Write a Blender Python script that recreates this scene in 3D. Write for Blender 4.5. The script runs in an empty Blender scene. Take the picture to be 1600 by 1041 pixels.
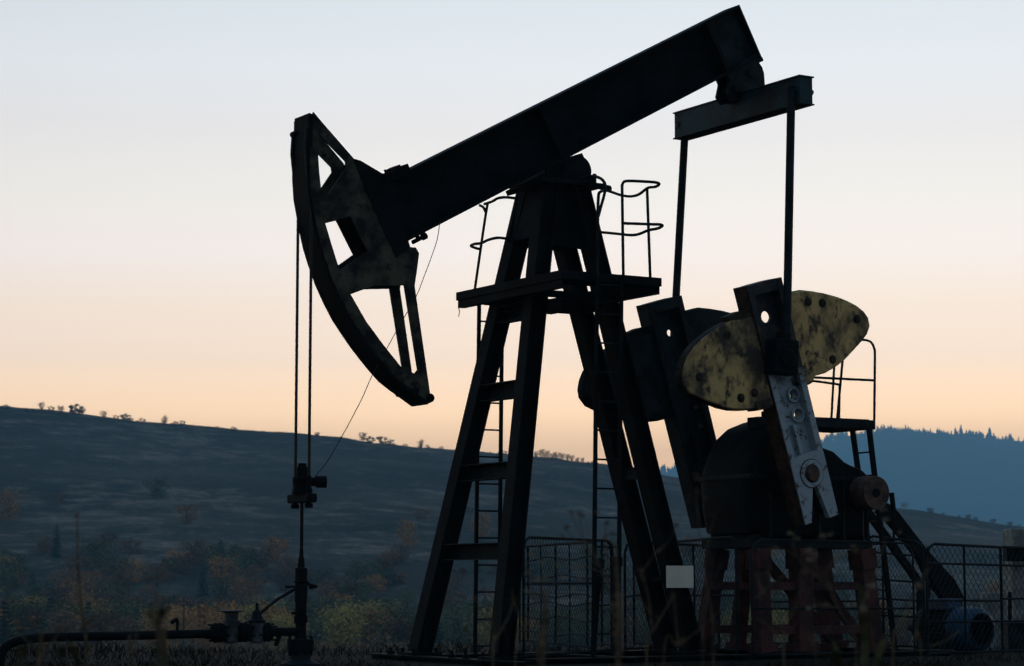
import bpy, bmesh, math, random
from math import radians, sin, cos, atan, atan2, pi, sqrt
from mathutils import Vector, Matrix, noise

S = bpy.context.scene
COL = S.collection
V = Vector
rnd = random.Random(7)

# ------------------------------------------------------------------ camera
F = 3570.0
YAW = atan(2150 / F)
PIT = atan((905 - 520.5) / F)
RT = V((cos(YAW), -sin(YAW), 0))
FH = V((sin(YAW), cos(YAW), 0))
ZU = V((0, 0, 1))
FW = FH * cos(PIT) + ZU * sin(PIT)
UP = -FH * sin(PIT) + ZU * cos(PIT)
CAM = FH * -30 + RT * -0.71 + ZU * 1.05

cd = bpy.data.cameras.new('camera')
HAZE_D = 1.85e-4
cam = bpy.data.objects.new('camera', cd)
COL.objects.link(cam)
S.camera = cam
cd.sensor_width = 36
cd.lens = 36 * F / 1600
cd.clip_start = 0.5
cd.clip_end = 30000
m = Matrix((RT, UP, -FW)).transposed().to_4x4()
m.translation = CAM
cam.matrix_world = m
cd.dof.use_dof = True
cd.dof.focus_distance = 30.0
cd.dof.aperture_fstop = 3.7

# ------------------------------------------------------------------ sky light
W = bpy.data.worlds.new('World')
S.world = W
W.use_nodes = True
wn, wl = W.node_tree.nodes, W.node_tree.links
bg = wn['Background']


def ramp(nodes, stops, interp='LINEAR'):
    r = nodes.new('ShaderNodeValToRGB')
    r.color_ramp.interpolation = interp
    e = r.color_ramp.elements
    while len(e) > 1:
        e.remove(e[-1])
    e[0].position, e[0].color = stops[0][0], (*stops[0][1], 1)
    for p, c in stops[1:]:
        k = e.new(p)
        k.color = (*c, 1)
    return r


def math_node(nodes, links, op, a, b=None, c=None, clamp=False):
    n = nodes.new('ShaderNodeMath')
    n.operation = op
    n.use_clamp = clamp
    for i, v in enumerate((a, b, c)):
        if v is None:
            continue
        if isinstance(v, (int, float)):
            n.inputs[i].default_value = v
        else:
            links.new(v, n.inputs[i])
    return n.outputs[0]


tc = wn.new('ShaderNodeTexCoord')
sep = wn.new('ShaderNodeSeparateXYZ')
wl.new(tc.outputs['Generated'], sep.inputs[0])
# dusk sky: warm band on the horizon where the sun has set, pale above it, blue overhead and behind
elev = math_node(wn, wl, 'MULTIPLY', sep.outputs[2], 2.0, clamp=True)
SKY = [(0.0, (3.675, 1.825, 0.629)), (0.1, (3.755, 2.158, 0.896)), (0.143, (3.549, 2.294, 1.207)), (0.19, (2.407, 1.795, 1.277)), (0.235, (1.995, 1.599, 1.245)), (0.28, (1.762, 1.526, 1.361)), (0.335, (1.497, 1.392, 1.262)), (0.39, (1.292, 1.225, 1.186)), (0.44, (1.185, 1.199, 1.209)), (0.495, (1.054, 1.109, 1.149)), (0.75, (0.42, 0.55, 0.7)), (1.0, (0.22, 0.33, 0.5))]
rf = ramp(wn, SKY)
wl.new(elev, rf.inputs[0])
rb = ramp(wn, [(0.0, (.20, .23, .28)), (0.3, (.28, .33, .42)), (1.0, (.18, .27, .42))])
wl.new(elev, rb.inputs[0])
SUND = (FH * cos(radians(8)) + RT * sin(radians(8))).normalized()
dx = math_node(wn, wl, 'MULTIPLY', sep.outputs[0], SUND.x)
dy = math_node(wn, wl, 'MULTIPLY', sep.outputs[1], SUND.y)
dd = math_node(wn, wl, 'ADD', dx, dy)
fac = wn.new('ShaderNodeMapRange')
fac.interpolation_type = 'SMOOTHSTEP'
fac.inputs[1].default_value = -0.2
fac.inputs[2].default_value = 0.93
wl.new(dd, fac.inputs[0])
mx = wn.new('ShaderNodeMix')
mx.data_type = 'RGBA'
wl.new(fac.outputs[0], mx.inputs[0])
wl.new(rb.outputs[0], mx.inputs[6])
wl.new(rf.outputs[0], mx.inputs[7])
glow = wn.new('ShaderNodeMapRange')      # a little brighter towards the set sun
glow.inputs[1].default_value = .90
glow.inputs[2].default_value = 1.0
glow.inputs[3].default_value = .90
glow.inputs[4].default_value = 1.04
wl.new(dd, glow.inputs[0])
gm = wn.new('ShaderNodeVectorMath')
gm.operation = 'SCALE'
wl.new(mx.outputs[2], gm.inputs[0])
wl.new(glow.outputs[0], gm.inputs['Scale'])
wl.new(gm.outputs[0], bg.inputs[0])
bg.inputs[1].default_value = 1.0
S.view_settings.view_transform = 'Standard'
S.view_settings.look = 'None'
S.view_settings.exposure = 0
S.view_settings.gamma = 1
S.cycles.volume_bounces = 1
S.cycles.max_bounces = 5
S.cycles.volume_step_rate = 4


# ------------------------------------------------------------------ unprojection to real planes
def proj(P):
    d = V(P) - CAM
    w = d.dot(FW)
    return 800 + F * d.dot(RT) / w, 520.5 - F * d.dot(UP) / w


def ray(px, py):
    return FW + RT * ((px - 800) / F) + UP * ((520.5 - py) / F)


def on(ax, c, px, py):
    r = ray(px, py)
    return CAM + r * ((c - CAM[ax]) / r[ax])


def oy(px, py, y=0.0):
    return on(1, y, px, py)


def od(px, py, d):                 # point at horizontal distance d from the viewpoint
    r = ray(px, py)
    return CAM + r * (d / r.dot(FH))


# ------------------------------------------------------------------ materials
MATS = {}


def mat(name, c1, c2=None, scale=3.0, rough=0.7, spec=0.25, c3=None, t=(.42, .58), metallic=0, bump=0.0, dist=.01,
        detail=6, coord='Object', stretch=(1, 1, 1), t3=(.6, .66), s3=9):
    if name in MATS:
        return MATS[name]
    M = bpy.data.materials.new(name)
    M.use_nodes = True
    n, l = M.node_tree.nodes, M.node_tree.links
    b = n['Principled BSDF']
    b.inputs['Roughness'].default_value = rough
    b.inputs['Specular IOR Level'].default_value = spec
    b.inputs['Metallic'].default_value = metallic
    if c2 is None:
        b.inputs['Base Color'].default_value = (*c1, 1)
    else:
        t_ = n.new('ShaderNodeTexCoord')
        mp = n.new('ShaderNodeMapping')
        mp.inputs['Scale'].default_value = stretch
        l.new(t_.outputs[coord], mp.inputs[0])
        nz = n.new('ShaderNodeTexNoise')
        nz.inputs['Scale'].default_value = scale
        nz.inputs['Detail'].default_value = detail
        nz.inputs['Roughness'].default_value = .65
        l.new(mp.outputs[0], nz.inputs['Vector'])
        r = ramp(n, [(t[0], c1), (t[1], c2)])
        l.new(nz.outputs[0], r.inputs[0])
        out = r.outputs[0]
        if c3 is not None:
            n2 = n.new('ShaderNodeTexNoise')
            n2.inputs['Scale'].default_value = s3
            n2.inputs['Detail'].default_value = 8
            n2.inputs['Roughness'].default_value = .7
            l.new(mp.outputs[0], n2.inputs['Vector'])
            r2 = ramp(n, [(t3[0], (0, 0, 0)), (t3[1], (1, 1, 1))])
            l.new(n2.outputs[0], r2.inputs[0])
            x = n.new('ShaderNodeMix')
            x.data_type = 'RGBA'
            l.new(r2.outputs[0], x.inputs[0])
            l.new(out, x.inputs[6])
            x.inputs[7].default_value = (*c3, 1)
            out = x.outputs[2]
        l.new(out, b.inputs['Base Color'])
        if bump:
            bp = n.new('ShaderNodeBump')
            bp.inputs['Strength'].default_value = bump
            bp.inputs['Distance'].default_value = dist
            l.new(nz.outputs[0], bp.inputs['Height'])
            l.new(bp.outputs[0], b.inputs['Normal'])
    MATS[name] = M
    return M


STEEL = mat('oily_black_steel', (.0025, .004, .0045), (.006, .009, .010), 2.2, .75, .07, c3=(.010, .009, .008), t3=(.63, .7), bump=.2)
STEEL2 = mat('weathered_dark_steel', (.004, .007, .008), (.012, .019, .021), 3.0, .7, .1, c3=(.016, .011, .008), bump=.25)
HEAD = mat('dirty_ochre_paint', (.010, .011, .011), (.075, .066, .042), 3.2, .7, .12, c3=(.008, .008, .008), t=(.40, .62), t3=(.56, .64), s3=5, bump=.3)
YEL = mat('worn_yellow_paint', (.09, .065, .035), (.50, .335, .125), 1.9, .65, .2, c3=(.045, .034, .024), t=(.38, .56), t3=(.49, .58), s3=3.0, stretch=(1.15, 1, .85), bump=.35)
YELEDGE = mat('rust_stained_edge', (.03, .028, .022), (.08, .065, .035), 5, .7, .15)
TEAL = mat('old_teal_paint', (.004, .010, .011), (.008, .040, .045), 1.1, .65, .2, c3=(.02, .014, .01), bump=.2)
RED = mat('faded_red_primer', (.030, .014, .012), (.080, .030, .025), 3, .75, .15, c3=(.02, .014, .012), t3=(.6, .7), bump=.2)
RUST = mat('rusty_drum_metal', (.045, .028, .022), (.10, .060, .045), 6, .8, .15, bump=.3)
CWEDGE = mat('dark_weight_edge', (.012, .011, .009), (.05, .038, .022), 4, .7, .1, bump=.3)  # darker tone for the weights' sides, bolt discs and clamp blocks
EDGE = mat('rusted_crank_edge', (.020, .012, .008), (.05, .027, .018), 7, .85, .1, bump=.3)
BLUE = mat('blue_motor_paint', (.005, .032, .062), (.008, .048, .095), 4, .5, .3, c3=(.015, .02, .03))
GALV = mat('galvanised_mesh_wire', (.010, .013, .014), (.024, .03, .032), 20, .6, .25)
CABLE = mat('greased_cable', (.012, .011, .010), (.03, .024, .02), 60, .6, .2)
VALVE = mat('scuffed_grey_valve', (.022, .027, .028), (.075, .082, .082), 6, .6, .2)
SIGN = mat('blank_grey_sign', (.60, .55, .43), (.66, .60, .48), 3, .7, .2)
CONC = mat('mossy_concrete', (.13, .145, .13), (.24, .25, .22), 5, .9, .1, c3=(.03, .035, .03), t3=(.62, .68), bump=.4)
WOOD = mat('dark_pole_wood', (.03, .025, .02), (.06, .05, .04), 9, .9, .1)
STALK = mat('dry_weed_stalk', (.06, .044, .026), (.15, .105, .06), 12, .85, .1)
PALE = mat('pale_dry_flower_heads', (.11, .08, .05), (.26, .19, .12), 30, .9, .05)
SEED = mat('dead_seed_head', (.030, .020, .013), (.085, .055, .034), 30, .9, .05)
GREENLEAF = mat('withered_green_leaf', (.028, .028, .012), (.06, .05, .02), 14, .8, .1)

# crank paint: white below, oil-blackened above (a stain fixed to the arm's own height)
CR = bpy.data.materials.new('oil_stained_white_paint')
CR.use_nodes = True
n, l = CR.node_tree.nodes, CR.node_tree.links
b = n['Principled BSDF']
b.inputs['Roughness'].default_value = .55
b.inputs['Specular IOR Level'].default_value = .25
t_ = n.new('ShaderNodeTexCoord')
sp = n.new('ShaderNodeSeparateXYZ')
l.new(t_.outputs['Object'], sp.inputs[0])
nz = n.new('ShaderNodeTexNoise')
nz.inputs['Scale'].default_value = 3.5
nz.inputs['Detail'].default_value = 8
l.new(t_.outputs['Object'], nz.inputs['Vector'])
h = math_node(n, l, 'MULTIPLY_ADD', nz.outputs[0], -1.3, sp.outputs[2])
r1 = ramp(n, [(0.0, (.27, .325, .34)), (1.0, (.012, .015, .018))])
hh = n.new('ShaderNodeMapRange')
hh.inputs[1].default_value = 2.95
hh.inputs[2].default_value = 3.25
l.new(h, hh.inputs[0])
l.new(hh.outputs[0], r1.inputs[0])
n2 = n.new('ShaderNodeTexNoise')
n2.inputs['Scale'].default_value = 7
n2.inputs['Detail'].default_value = 9
n2.inputs['Roughness'].default_value = .75
l.new(t_.outputs['Object'], n2.inputs['Vector'])
r2 = ramp(n, [(.53, (0, 0, 0)), (.60, (1, 1, 1))])
l.new(n2.outputs[0], r2.inputs[0])
x = n.new('ShaderNodeMix')
x.data_type = 'RGBA'
l.new(r2.outputs[0], x.inputs[0])
l.new(r1.outputs[0], x.inputs[6])
x.inputs[7].default_value = (.05, .032, .022, 1)
l.new(x.outputs[2], b.inputs['Base Color'])


# ------------------------------------------------------------------ mesh building
class MB:
    def __init__(s):
        s.v, s.f, s.m = [], [], []

    def add(s, vs, fs, mi=0):
        o = len(s.v)
        s.v += [tuple(p) for p in vs]
        s.f += [tuple(i + o for i in f) for f in fs]
        s.m += [mi] * len(fs)
        return s

    def box(s, A, B, mi=0):        # axis-aligned
        x0, x1 = sorted((A[0], B[0])); y0, y1 = sorted((A[1], B[1])); z0, z1 = sorted((A[2], B[2]))
        vs = [(x, y, z) for x in (x0, x1) for y in (y0, y1) for z in (z0, z1)]
        return s.add(vs, [(0, 1, 3, 2), (4, 6, 7, 5), (0, 4, 5, 1), (2, 3, 7, 6), (0, 2, 6, 4), (1, 5, 7, 3)], mi)

    def obox(s, C, X, Y, Z, mi=0):  # centre and half-axis vectors
        C, X, Y, Z = V(C), V(X), V(Y), V(Z)
        vs = [C + X * i + Y * j + Z * k for i in (-1, 1) for j in (-1, 1) for k in (-1, 1)]
        return s.add(vs, [(0, 1, 3, 2), (4, 6, 7, 5), (0, 4, 5, 1), (2, 3, 7, 6), (0, 2, 6, 4), (1, 5, 7, 3)], mi)

    def section(s, A, B, prof, up, mi=0):  # extrude a 2D profile from A to B
        A, B = V(A), V(B)
        d = (B - A).normalized()
        x = d.cross(V(up)).normalized()
        y = x.cross(d).normalized()
        k = len(prof)
        vs = [A + x * p + y * q for p, q in prof] + [B + x * p + y * q for p, q in prof]
        fs = [(i, (i + 1) % k, (i + 1) % k + k, i + k) for i in range(k)]
        fs += [tuple(range(k))[::-1], tuple(range(k, 2 * k))]
        return s.add(vs, fs, mi)

    def ibeam(s, A, B, w, h, up, tw=.02, tf=.025, mi=0):
        a, c, t = w / 2, h / 2, tw / 2
        p = [(-a, -c), (a, -c), (a, -c + tf), (t, -c + tf), (t, c - tf), (a, c - tf), (a, c), (-a, c),
             (-a, c - tf), (-t, c - tf), (-t, -c + tf), (-a, -c + tf)]
        return s.section(A, B, p, up, mi)

    def bar(s, A, B, w, h, up=(0, 0, 1), mi=0):
        a, c = w / 2, h / 2
        return s.section(A, B, [(-a, -c), (a, -c), (a, c), (-a, c)], up, mi)

    def tube(s, pts, r, n=8, mi=0, r2=None):
        pts = [V(p) for p in pts]
        K = len(pts)
        o = len(s.v)
        prev = None
        for i, p in enumerate(pts):
            d = (pts[min(i + 1, K - 1)] - pts[max(i - 1, 0)]).normalized()
            u = d.orthogonal().normalized() if prev is None else (prev - d * prev.dot(d)).normalized()
            prev = u
            w = d.cross(u)
            rr = r if r2 is None else r + (r2 - r) * i / (K - 1)
            for k in range(n):
                a = 2 * pi * k / n
                s.v.append(tuple(p + (u * cos(a) + w * sin(a)) * rr))
        for i in range(K - 1):
            for k in range(n):
                s.f.append((o + i * n + k, o + i * n + (k + 1) % n, o + (i + 1) * n + (k + 1) % n, o + (i + 1) * n + k))
                s.m.append(mi)
        s.f.append(tuple(o + k for k in range(n))[::-1]); s.m.append(mi)
        s.f.append(tuple(o + (K - 1) * n + k for k in range(n))); s.m.append(mi)
        return s

    def lathe(s, C, axis, prof, n=28, mi=0):  # prof: (distance along axis, radius)
        C, ax = V(C), V(axis).normalized()
        u = ax.orthogonal().normalized()
        w = ax.cross(u)
        o = len(s.v)
        for t, r in prof:
            for k in range(n):
                a = 2 * pi * k / n
                s.v.append(tuple(C + ax * t + (u * cos(a) + w * sin(a)) * r))
        for i in range(len(prof) - 1):
            for k in range(n):
                s.f.append((o + i * n + k, o + i * n + (k + 1) % n, o + (i + 1) * n + (k + 1) % n, o + (i + 1) * n + k))
                s.m.append(mi)
        s.f.append(tuple(o + k for k in range(n))[::-1]); s.m.append(mi)
        s.f.append(tuple(o + (len(prof) - 1) * n + k for k in range(n))); s.m.append(mi)
        return s

    def plate(s, outline, holes, y0, y1, mi=0):  # XZ polygon with holes, thick along Y
        bm = bmesh.new()
        es = []
        for loop in [outline] + list(holes):
            vs = [bm.verts.new((p[0], y0, p[1])) for p in loop]
            es += [bm.edges.new((vs[i], vs[(i + 1) % len(vs)])) for i in range(len(vs))]
        bmesh.ops.triangle_fill(bm, use_beauty=True, use_dissolve=False, edges=es)
        if not bm.faces:
            print('plate fill failed')
        g = bmesh.ops.extrude_face_region(bm, geom=bm.faces[:])
        for e in g['geom']:
            if isinstance(e, bmesh.types.BMVert):
                e.co.y = y1
        bmesh.ops.recalc_face_normals(bm, faces=bm.faces[:])
        bm.verts.index_update()
        s.add([v.co[:] for v in bm.verts], [[v.index for v in f.verts] for f in bm.faces], mi)
        bm.free()
        return s

    def build(s, name, mats, parent=None, smooth=False, bevel=0):
        me = bpy.data.meshes.new(name)
        me.from_pydata(s.v, [], s.f)
        if not isinstance(mats, (list, tuple)):
            mats = [mats]
        for k in mats:
            me.materials.append(k)
        me.polygons.foreach_set('material_index', s.m)
        bm = bmesh.new()
        bm.from_mesh(me)
        if len(s.f) < 30000:
            bmesh.ops.recalc_face_normals(bm, faces=bm.faces[:])
        bm.to_mesh(me)
        bm.free()
        if smooth:
            me.polygons.foreach_set('use_smooth', [True] * len(me.polygons))
            me.set_sharp_from_angle(angle=radians(35))
        me.update()
        o = bpy.data.objects.new(name, me)
        COL.objects.link(o)
        if parent is not None:
            attach(o, parent)
        if bevel:
            bv = o.modifiers.new('bevel', 'BEVEL')
            bv.width = bevel
            bv.segments = 2
            bv.limit_method = 'ANGLE'
        return o


def wpos(p):
    t = V((0, 0, 0))
    while p is not None:
        t += p.location
        p = p.parent
    return t


def attach(o, parent):             # world-space mesh under a translated parent
    o.parent = parent
    if wpos(parent).length > 0 and o.type == 'MESH':
        o.location = -wpos(parent)


def tag(o, label=None, cat=None, group=None, kind=None):
    for k, v in (('label', label), ('category', cat), ('group', group), ('kind', kind)):
        if v:
            o[k] = v
    return o


def thing(name, loc, label, cat, group=None):
    o = bpy.data.objects.new(name, None)
    COL.objects.link(o)
    o.location = loc
    o.empty_display_size = .2
    return tag(o, label, cat, group)


def xz(pts, y):
    r = []
    for p in pts:
        q = oy(p[0], p[1], y)
        r.append((q.x, q.z))
    return r


def circ(x, z, r, n=20):
    return [(x + r * cos(2 * pi * k / n), z + r * sin(2 * pi * k / n)) for k in range(n)]


def smooth_line(pts, k=6):
    pts = [V(p) for p in pts]
    out = []
    for i in range(len(pts) - 1):
        p0, p1, p2, p3 = pts[max(i - 1, 0)], pts[i], pts[i + 1], pts[min(i + 2, len(pts) - 1)]
        for j in range(k):
            t = j / k
            out.append(.5 * ((2 * p1) + (p2 - p0) * t + (2 * p0 - 5 * p1 + 4 * p2 - p3) * t * t + (3 * p1 - p0 - 3 * p2 + p3) * t ** 3))
    out.append(pts[-1])
    return out


# ------------------------------------------------------------------ terrain
def uv(P):
    d = V(P) - CAM
    return d.dot(RT), d.dot(FH)


def sm(a, b_, x):
    t = max(0.0, min(1.0, (x - a) / (b_ - a)))
    return t * t * (3 - 2 * t)


def lin(tab, x):
    if x <= tab[0][0]:
        return tab[0][1] + (x - tab[0][0]) * (tab[1][1] - tab[0][1]) / (tab[1][0] - tab[0][0])
    for (a, p), (b_, q) in zip(tab[:-1], tab[1:]):
        if x <= b_:
            return p + (q - p) * (x - a) / (b_ - a)
    (a, p), (b_, q) = tab[-2], tab[-1]
    return q + (x - b_) * (q - p) / (b_ - a)


RID = [(0, 637), (100, 645), (265, 661), (400, 673), (560, 686), (700, 700), (800, 709), (930, 727), (1050, 748), (1400, 794), (1500, 808), (1600, 825)]
VC = 1050.0
PROF = [(34, 0.0), (44, -1.3), (70, -3.2), (130, -6.5), (260, -10.3), (380, -10.6), (430, -10.0)]


def ridge_z(u, v=VC):
    px = 800 + F * u / v
    y = lin(RID, max(-900, min(2600, px)))
    return 1.05 + (905 - y) / F * VC


def base_z(u, v):
    if v < 34:
        return -0.62 + .62 * sm(16, 27, v) if v > -60 else -0.62 - .0 * v
    z = lin(PROF, v) if v < 430 else -10.0
    if v > 430:
        H = max(14.0, ridge_z(u * VC / max(v, VC * .3) if v < VC else u))
        s_ = (v - 430) / (VC - 430)
        if s_ <= 1:
            z = -10 + (H + 10) * (s_ ** 1.12)
        else:
            z = max(-5, H - (v - VC) * .06 - (v - VC) ** 2 * 8e-5)
    return z


def gz(x, y):
    u, v = uv((x, y, 0))
    z = base_z(u, v)
    if v > 40:
        amp = min(1.0, (v - 40) / 300)
        q = V((u / 90, v / 90, 0))
        z += amp * 2.2 * (noise.noise(q) + .5 * noise.noise(q * 2.3))
        z += amp * .5 * noise.noise(V((u / 12, v / 12, 3)))
        if v < 600:
            z = min(z, 1.05 - (v * (1000 - 905 + 8) / F) + 0 * v) if v < 420 else z
    elif v < 24:
        z += .05 * noise.noise(V((x / 1.5, y / 1.5, 0)))
    return z


rows = [-400, -150, -60, -20, 0, 8] + [10 + i for i in range(0, 36)] + [46 + 3 * i for i in range(18)]
while rows[-1] < 1700:
    rows.append(rows[-1] + max(4, rows[-1] * .018))
while rows[-1] < 8800:
    rows.append(rows[-1] * 1.08)
NC = 260
vs, fs = [], []
for v in rows:
    hw = 60 + .42 * abs(v)
    for j in range(NC + 1):
        u = (2 * j / NC - 1) * hw
        P = CAM + RT * u + FH * v
        vs.append((P.x, P.y, gz(P.x, P.y)))
for i in range(len(rows) - 1):
    for j in range(NC):
        a = i * (NC + 1) + j
        fs.append((a, a + 1, a + NC + 2, a + NC + 1))
GM = bpy.data.materials.new('hillside_grassland')
GM.use_nodes = True
n, l = GM.node_tree.nodes, GM.node_tree.links
b = n['Principled BSDF']
b.inputs['Roughness'].default_value = .95
b.inputs['Specular IOR Level'].default_value = .05
t_ = n.new('ShaderNodeTexCoord')


def nz_(scale, det, vec=None, rough=.6):
    k_ = n.new('ShaderNodeTexNoise')
    k_.inputs['Scale'].default_value = scale
    k_.inputs['Detail'].default_value = det
    k_.inputs['Roughness'].default_value = rough
    l.new(vec or t_.outputs['Object'], k_.inputs['Vector'])
    return k_.outputs[0]


rA = None
r1 = ramp(n, [(.36, (.007, .012, .012)), (.5, (.018, .021, .019)), (.62, (.042, .042, .035))])
l.new(nz_(.009, 9), r1.inputs[0])
r2 = ramp(n, [(.525, (0, 0, 0)), (.62, (.8, .8, .8))])     # dry pale grass patches
pz = math_node(n, l, 'MULTIPLY_ADD', nz_(.075, 8, rough=.72), .65, math_node(n, l, 'MULTIPLY', nz_(.012, 3), .38))
l.new(pz, r2.inputs[0])
x = n.new('ShaderNodeMix'); x.data_type = 'RGBA'
l.new(r2.outputs[0], x.inputs[0]); l.new(r1.outputs[0], x.inputs[6]); x.inputs[7].default_value = (.155, .132, .105, 1)
r3 = ramp(n, [(.54, (0, 0, 0)), (.6, (1, 1, 1))])      # scrub
l.new(nz_(.11, 8, rough=.75), r3.inputs[0])
x2 = n.new('ShaderNodeMix'); x2.data_type = 'RGBA'
f_ = math_node(n, l, 'MULTIPLY', r3.outputs[0], .75)
l.new(f_, x2.inputs[0]); l.new(x.outputs[2], x2.inputs[6]); x2.inputs[7].default_value = (.018, .026, .016, 1)
r4 = ramp(n, [(.36, (.35, .36, .38)), (.64, (1.6, 1.55, 1.45))])
l.new(nz_(.33, 9, rough=.75), r4.inputs[0])
x3 = n.new('ShaderNodeMix'); x3.data_type = 'RGBA'; x3.blend_type = 'MULTIPLY'; x3.inputs[0].default_value = 1
l.new(x2.outputs[2], x3.inputs[6]); l.new(r4.outputs[0], x3.inputs[7])
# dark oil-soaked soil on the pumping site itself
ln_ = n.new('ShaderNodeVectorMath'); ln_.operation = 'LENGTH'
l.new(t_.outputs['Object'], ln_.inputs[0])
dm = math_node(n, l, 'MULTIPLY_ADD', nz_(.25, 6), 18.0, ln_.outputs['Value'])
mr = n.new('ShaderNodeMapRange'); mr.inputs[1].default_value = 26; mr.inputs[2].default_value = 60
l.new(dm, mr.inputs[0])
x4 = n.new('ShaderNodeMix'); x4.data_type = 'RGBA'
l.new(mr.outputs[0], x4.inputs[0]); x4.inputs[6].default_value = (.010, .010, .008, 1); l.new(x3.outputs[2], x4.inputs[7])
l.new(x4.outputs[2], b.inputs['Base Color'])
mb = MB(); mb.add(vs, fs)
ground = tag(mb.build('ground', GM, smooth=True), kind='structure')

# far mountain, wooded
MR = [(-400, 800), (600, 792), (900, 765), (1000, 746), (1040, 741), (1100, 736), (1200, 716), (1280, 694), (1330, 682), (1380, 675), (1450, 680), (1520, 687), (1600, 695), (1800, 730), (2100, 770), (2600, 820)]
VM = 7500.0
mrows = [5200, 5750, 6250, 6650, 6950, 7150, 7300, 7410, 7500, 7650, 8000, 8600]


def mz(u, v):
    px = 800 + F * u / VM
    H = 1.05 + (905 - lin(MR, px)) / F * VM
    s_ = sm(5000, 7500, v) if v < VM else 1 - .9 * sm(7500, 9000, v)
    z = -30 + (H + 30) * s_
    z += 90 * s_ * (1 - s_) * noise.noise(V((u / 800, v / 800, 0)))
    return z + (4 * noise.noise(V((u / 85, 0, 0))))


vs, fs = [], []
NM = 320
for v in mrows:
    for j in range(NM + 1):
        u = -3700 + 9200 * j / NM
        P = CAM + RT * u + FH * v
        vs.append((P.x, P.y, mz(u, v)))
for i in range(len(mrows) - 1):
    for j in range(NM):
        a = i * (NM + 1) + j
        fs.append((a, a + 1, a + NM + 2, a + NM + 1))
MM = mat('forested_mountainside', (.018, .026, .022), (.04, .05, .036), .008, .95, .02, detail=9)
mb = MB(); mb.add(vs, fs)
tag(mb.build('mountain', MM, smooth=True), kind='structure')
# conifers along the mountain crest, too many and too far to count
mb = MB()
for i in range(1100):
    v = rnd.choice((7500, 7470, 7420, 7340, 7220)) + rnd.uniform(-30, 15)
    u = rnd.uniform(350, 1900)
    P = CAM + RT * u + FH * v
    z = mz(u, v) - 1
    H = 1.4 * rnd.uniform(5, 14) * (1.7 if rnd.random() < .08 else 1) * (1.3 if noise.noise(V((u / 110, 0, 5))) > .1 else .8)
    r = H * rnd.uniform(.16, .26)
    o = len(mb.v)
    for k, (hh, rr) in enumerate(((.1, 1), (.35, .72), (.36, .95), (.65, .45), (.66, .6), (1, .02))):
        for j in range(6):
            a = j * pi / 3 + i
            q_ = rr * r * rnd.uniform(.75, 1.2)
            mb.v.append((P.x + cos(a) * q_, P.y + sin(a) * q_, z + hh * H))
    for k in range(5):
        for j in range(6):
            mb.f.append((o + k * 6 + j, o + k * 6 + (j + 1) % 6, o + k * 6 + 6 + (j + 1) % 6, o + k * 6 + 6 + j)); mb.m.append(0)
tag(mb.build('distant_conifer_forest', MM), 'dark conifers along the crest of the hazy blue mountain', 'forest', kind='stuff')

# packed-earth pad under the machine
PADM = mat('oil_soaked_gravel', (.012, .013, .012), (.035, .033, .028), 5, .95, .05, bump=.6, dist=.03)

# ------------------------------------------------------------------ haze in the valley air
hz = MB()
c0 = CAM + FH * 3000
hb = []
for su in (-1, 1):
    for sv in (-1, 1):
        for z in (-60.0, 530.0):
            P = CAM + RT * su * 7500 + FH * (4400 + sv * 5000)
            hb.append((P.x, P.y, z))
hz.add(hb, [(0, 1, 3, 2), (4, 6, 7, 5), (0, 4, 5, 1), (2, 3, 7, 6), (0, 2, 6, 4), (1, 5, 7, 3)])
HM = bpy.data.materials.new('valley_haze')
HM.use_nodes = True
n, l = HM.node_tree.nodes, HM.node_tree.links
n.remove(n['Principled BSDF'])
pv = n.new('ShaderNodeVolumePrincipled')
pv.inputs['Color'].default_value = (.37, .78, 1.0, 1)
pv.inputs['Density'].default_value = HAZE_D
pv.inputs['Anisotropy'].default_value = 0.0
l.new(pv.outputs[0], n['Material Output'].inputs['Volume'])
tag(hz.build('haze', HM), 'thin blue evening haze over the valley', 'haze', kind='stuff')


# ------------------------------------------------------------------ trees
def leafmat(name, c1, c2):
    return mat(name, c1, c2, .9, .9, .05, detail=4)


BARK = mat('grey_brown_bark', (.025, .022, .018), (.06, .052, .042), 3, .95, .05)
LM = dict(orange=leafmat('orange_leaves', (.24, .115, .03), (.46, .23, .07)),
          gold=leafmat('golden_leaves', (.20, .145, .035), (.42, .30, .075)),
          green=leafmat('dull_green_leaves', (.05, .062, .028), (.115, .13, .055)),
          brown=leafmat('russet_leaves', (.11, .06, .034), (.22, .12, .06)),
          dark=leafmat('dark_needles', (.008, .018, .010), (.02, .036, .018)),
          bare=leafmat('fine_bare_twigs', (.035, .026, .020), (.08, .058, .042)))


def leaves(mb, c, r, num, size, R_, flat=.8, mi=0):
    for _ in range(num):
        d = V((R_.gauss(0, 1), R_.gauss(0, 1), R_.gauss(0, flat))).normalized() * r * (R_.random() ** .45)
        p = c + d
        a = V((R_.gauss(0, 1), R_.gauss(0, 1), R_.gauss(0, 1))).normalized() * size * R_.uniform(.5, 1.2)
        b_ = a.orthogonal().normalized() * size * R_.uniform(.4, .9)
        mb.add([p - a, p + b_, p + a, p - b_], [(0, 1, 2, 3)], mi)


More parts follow.
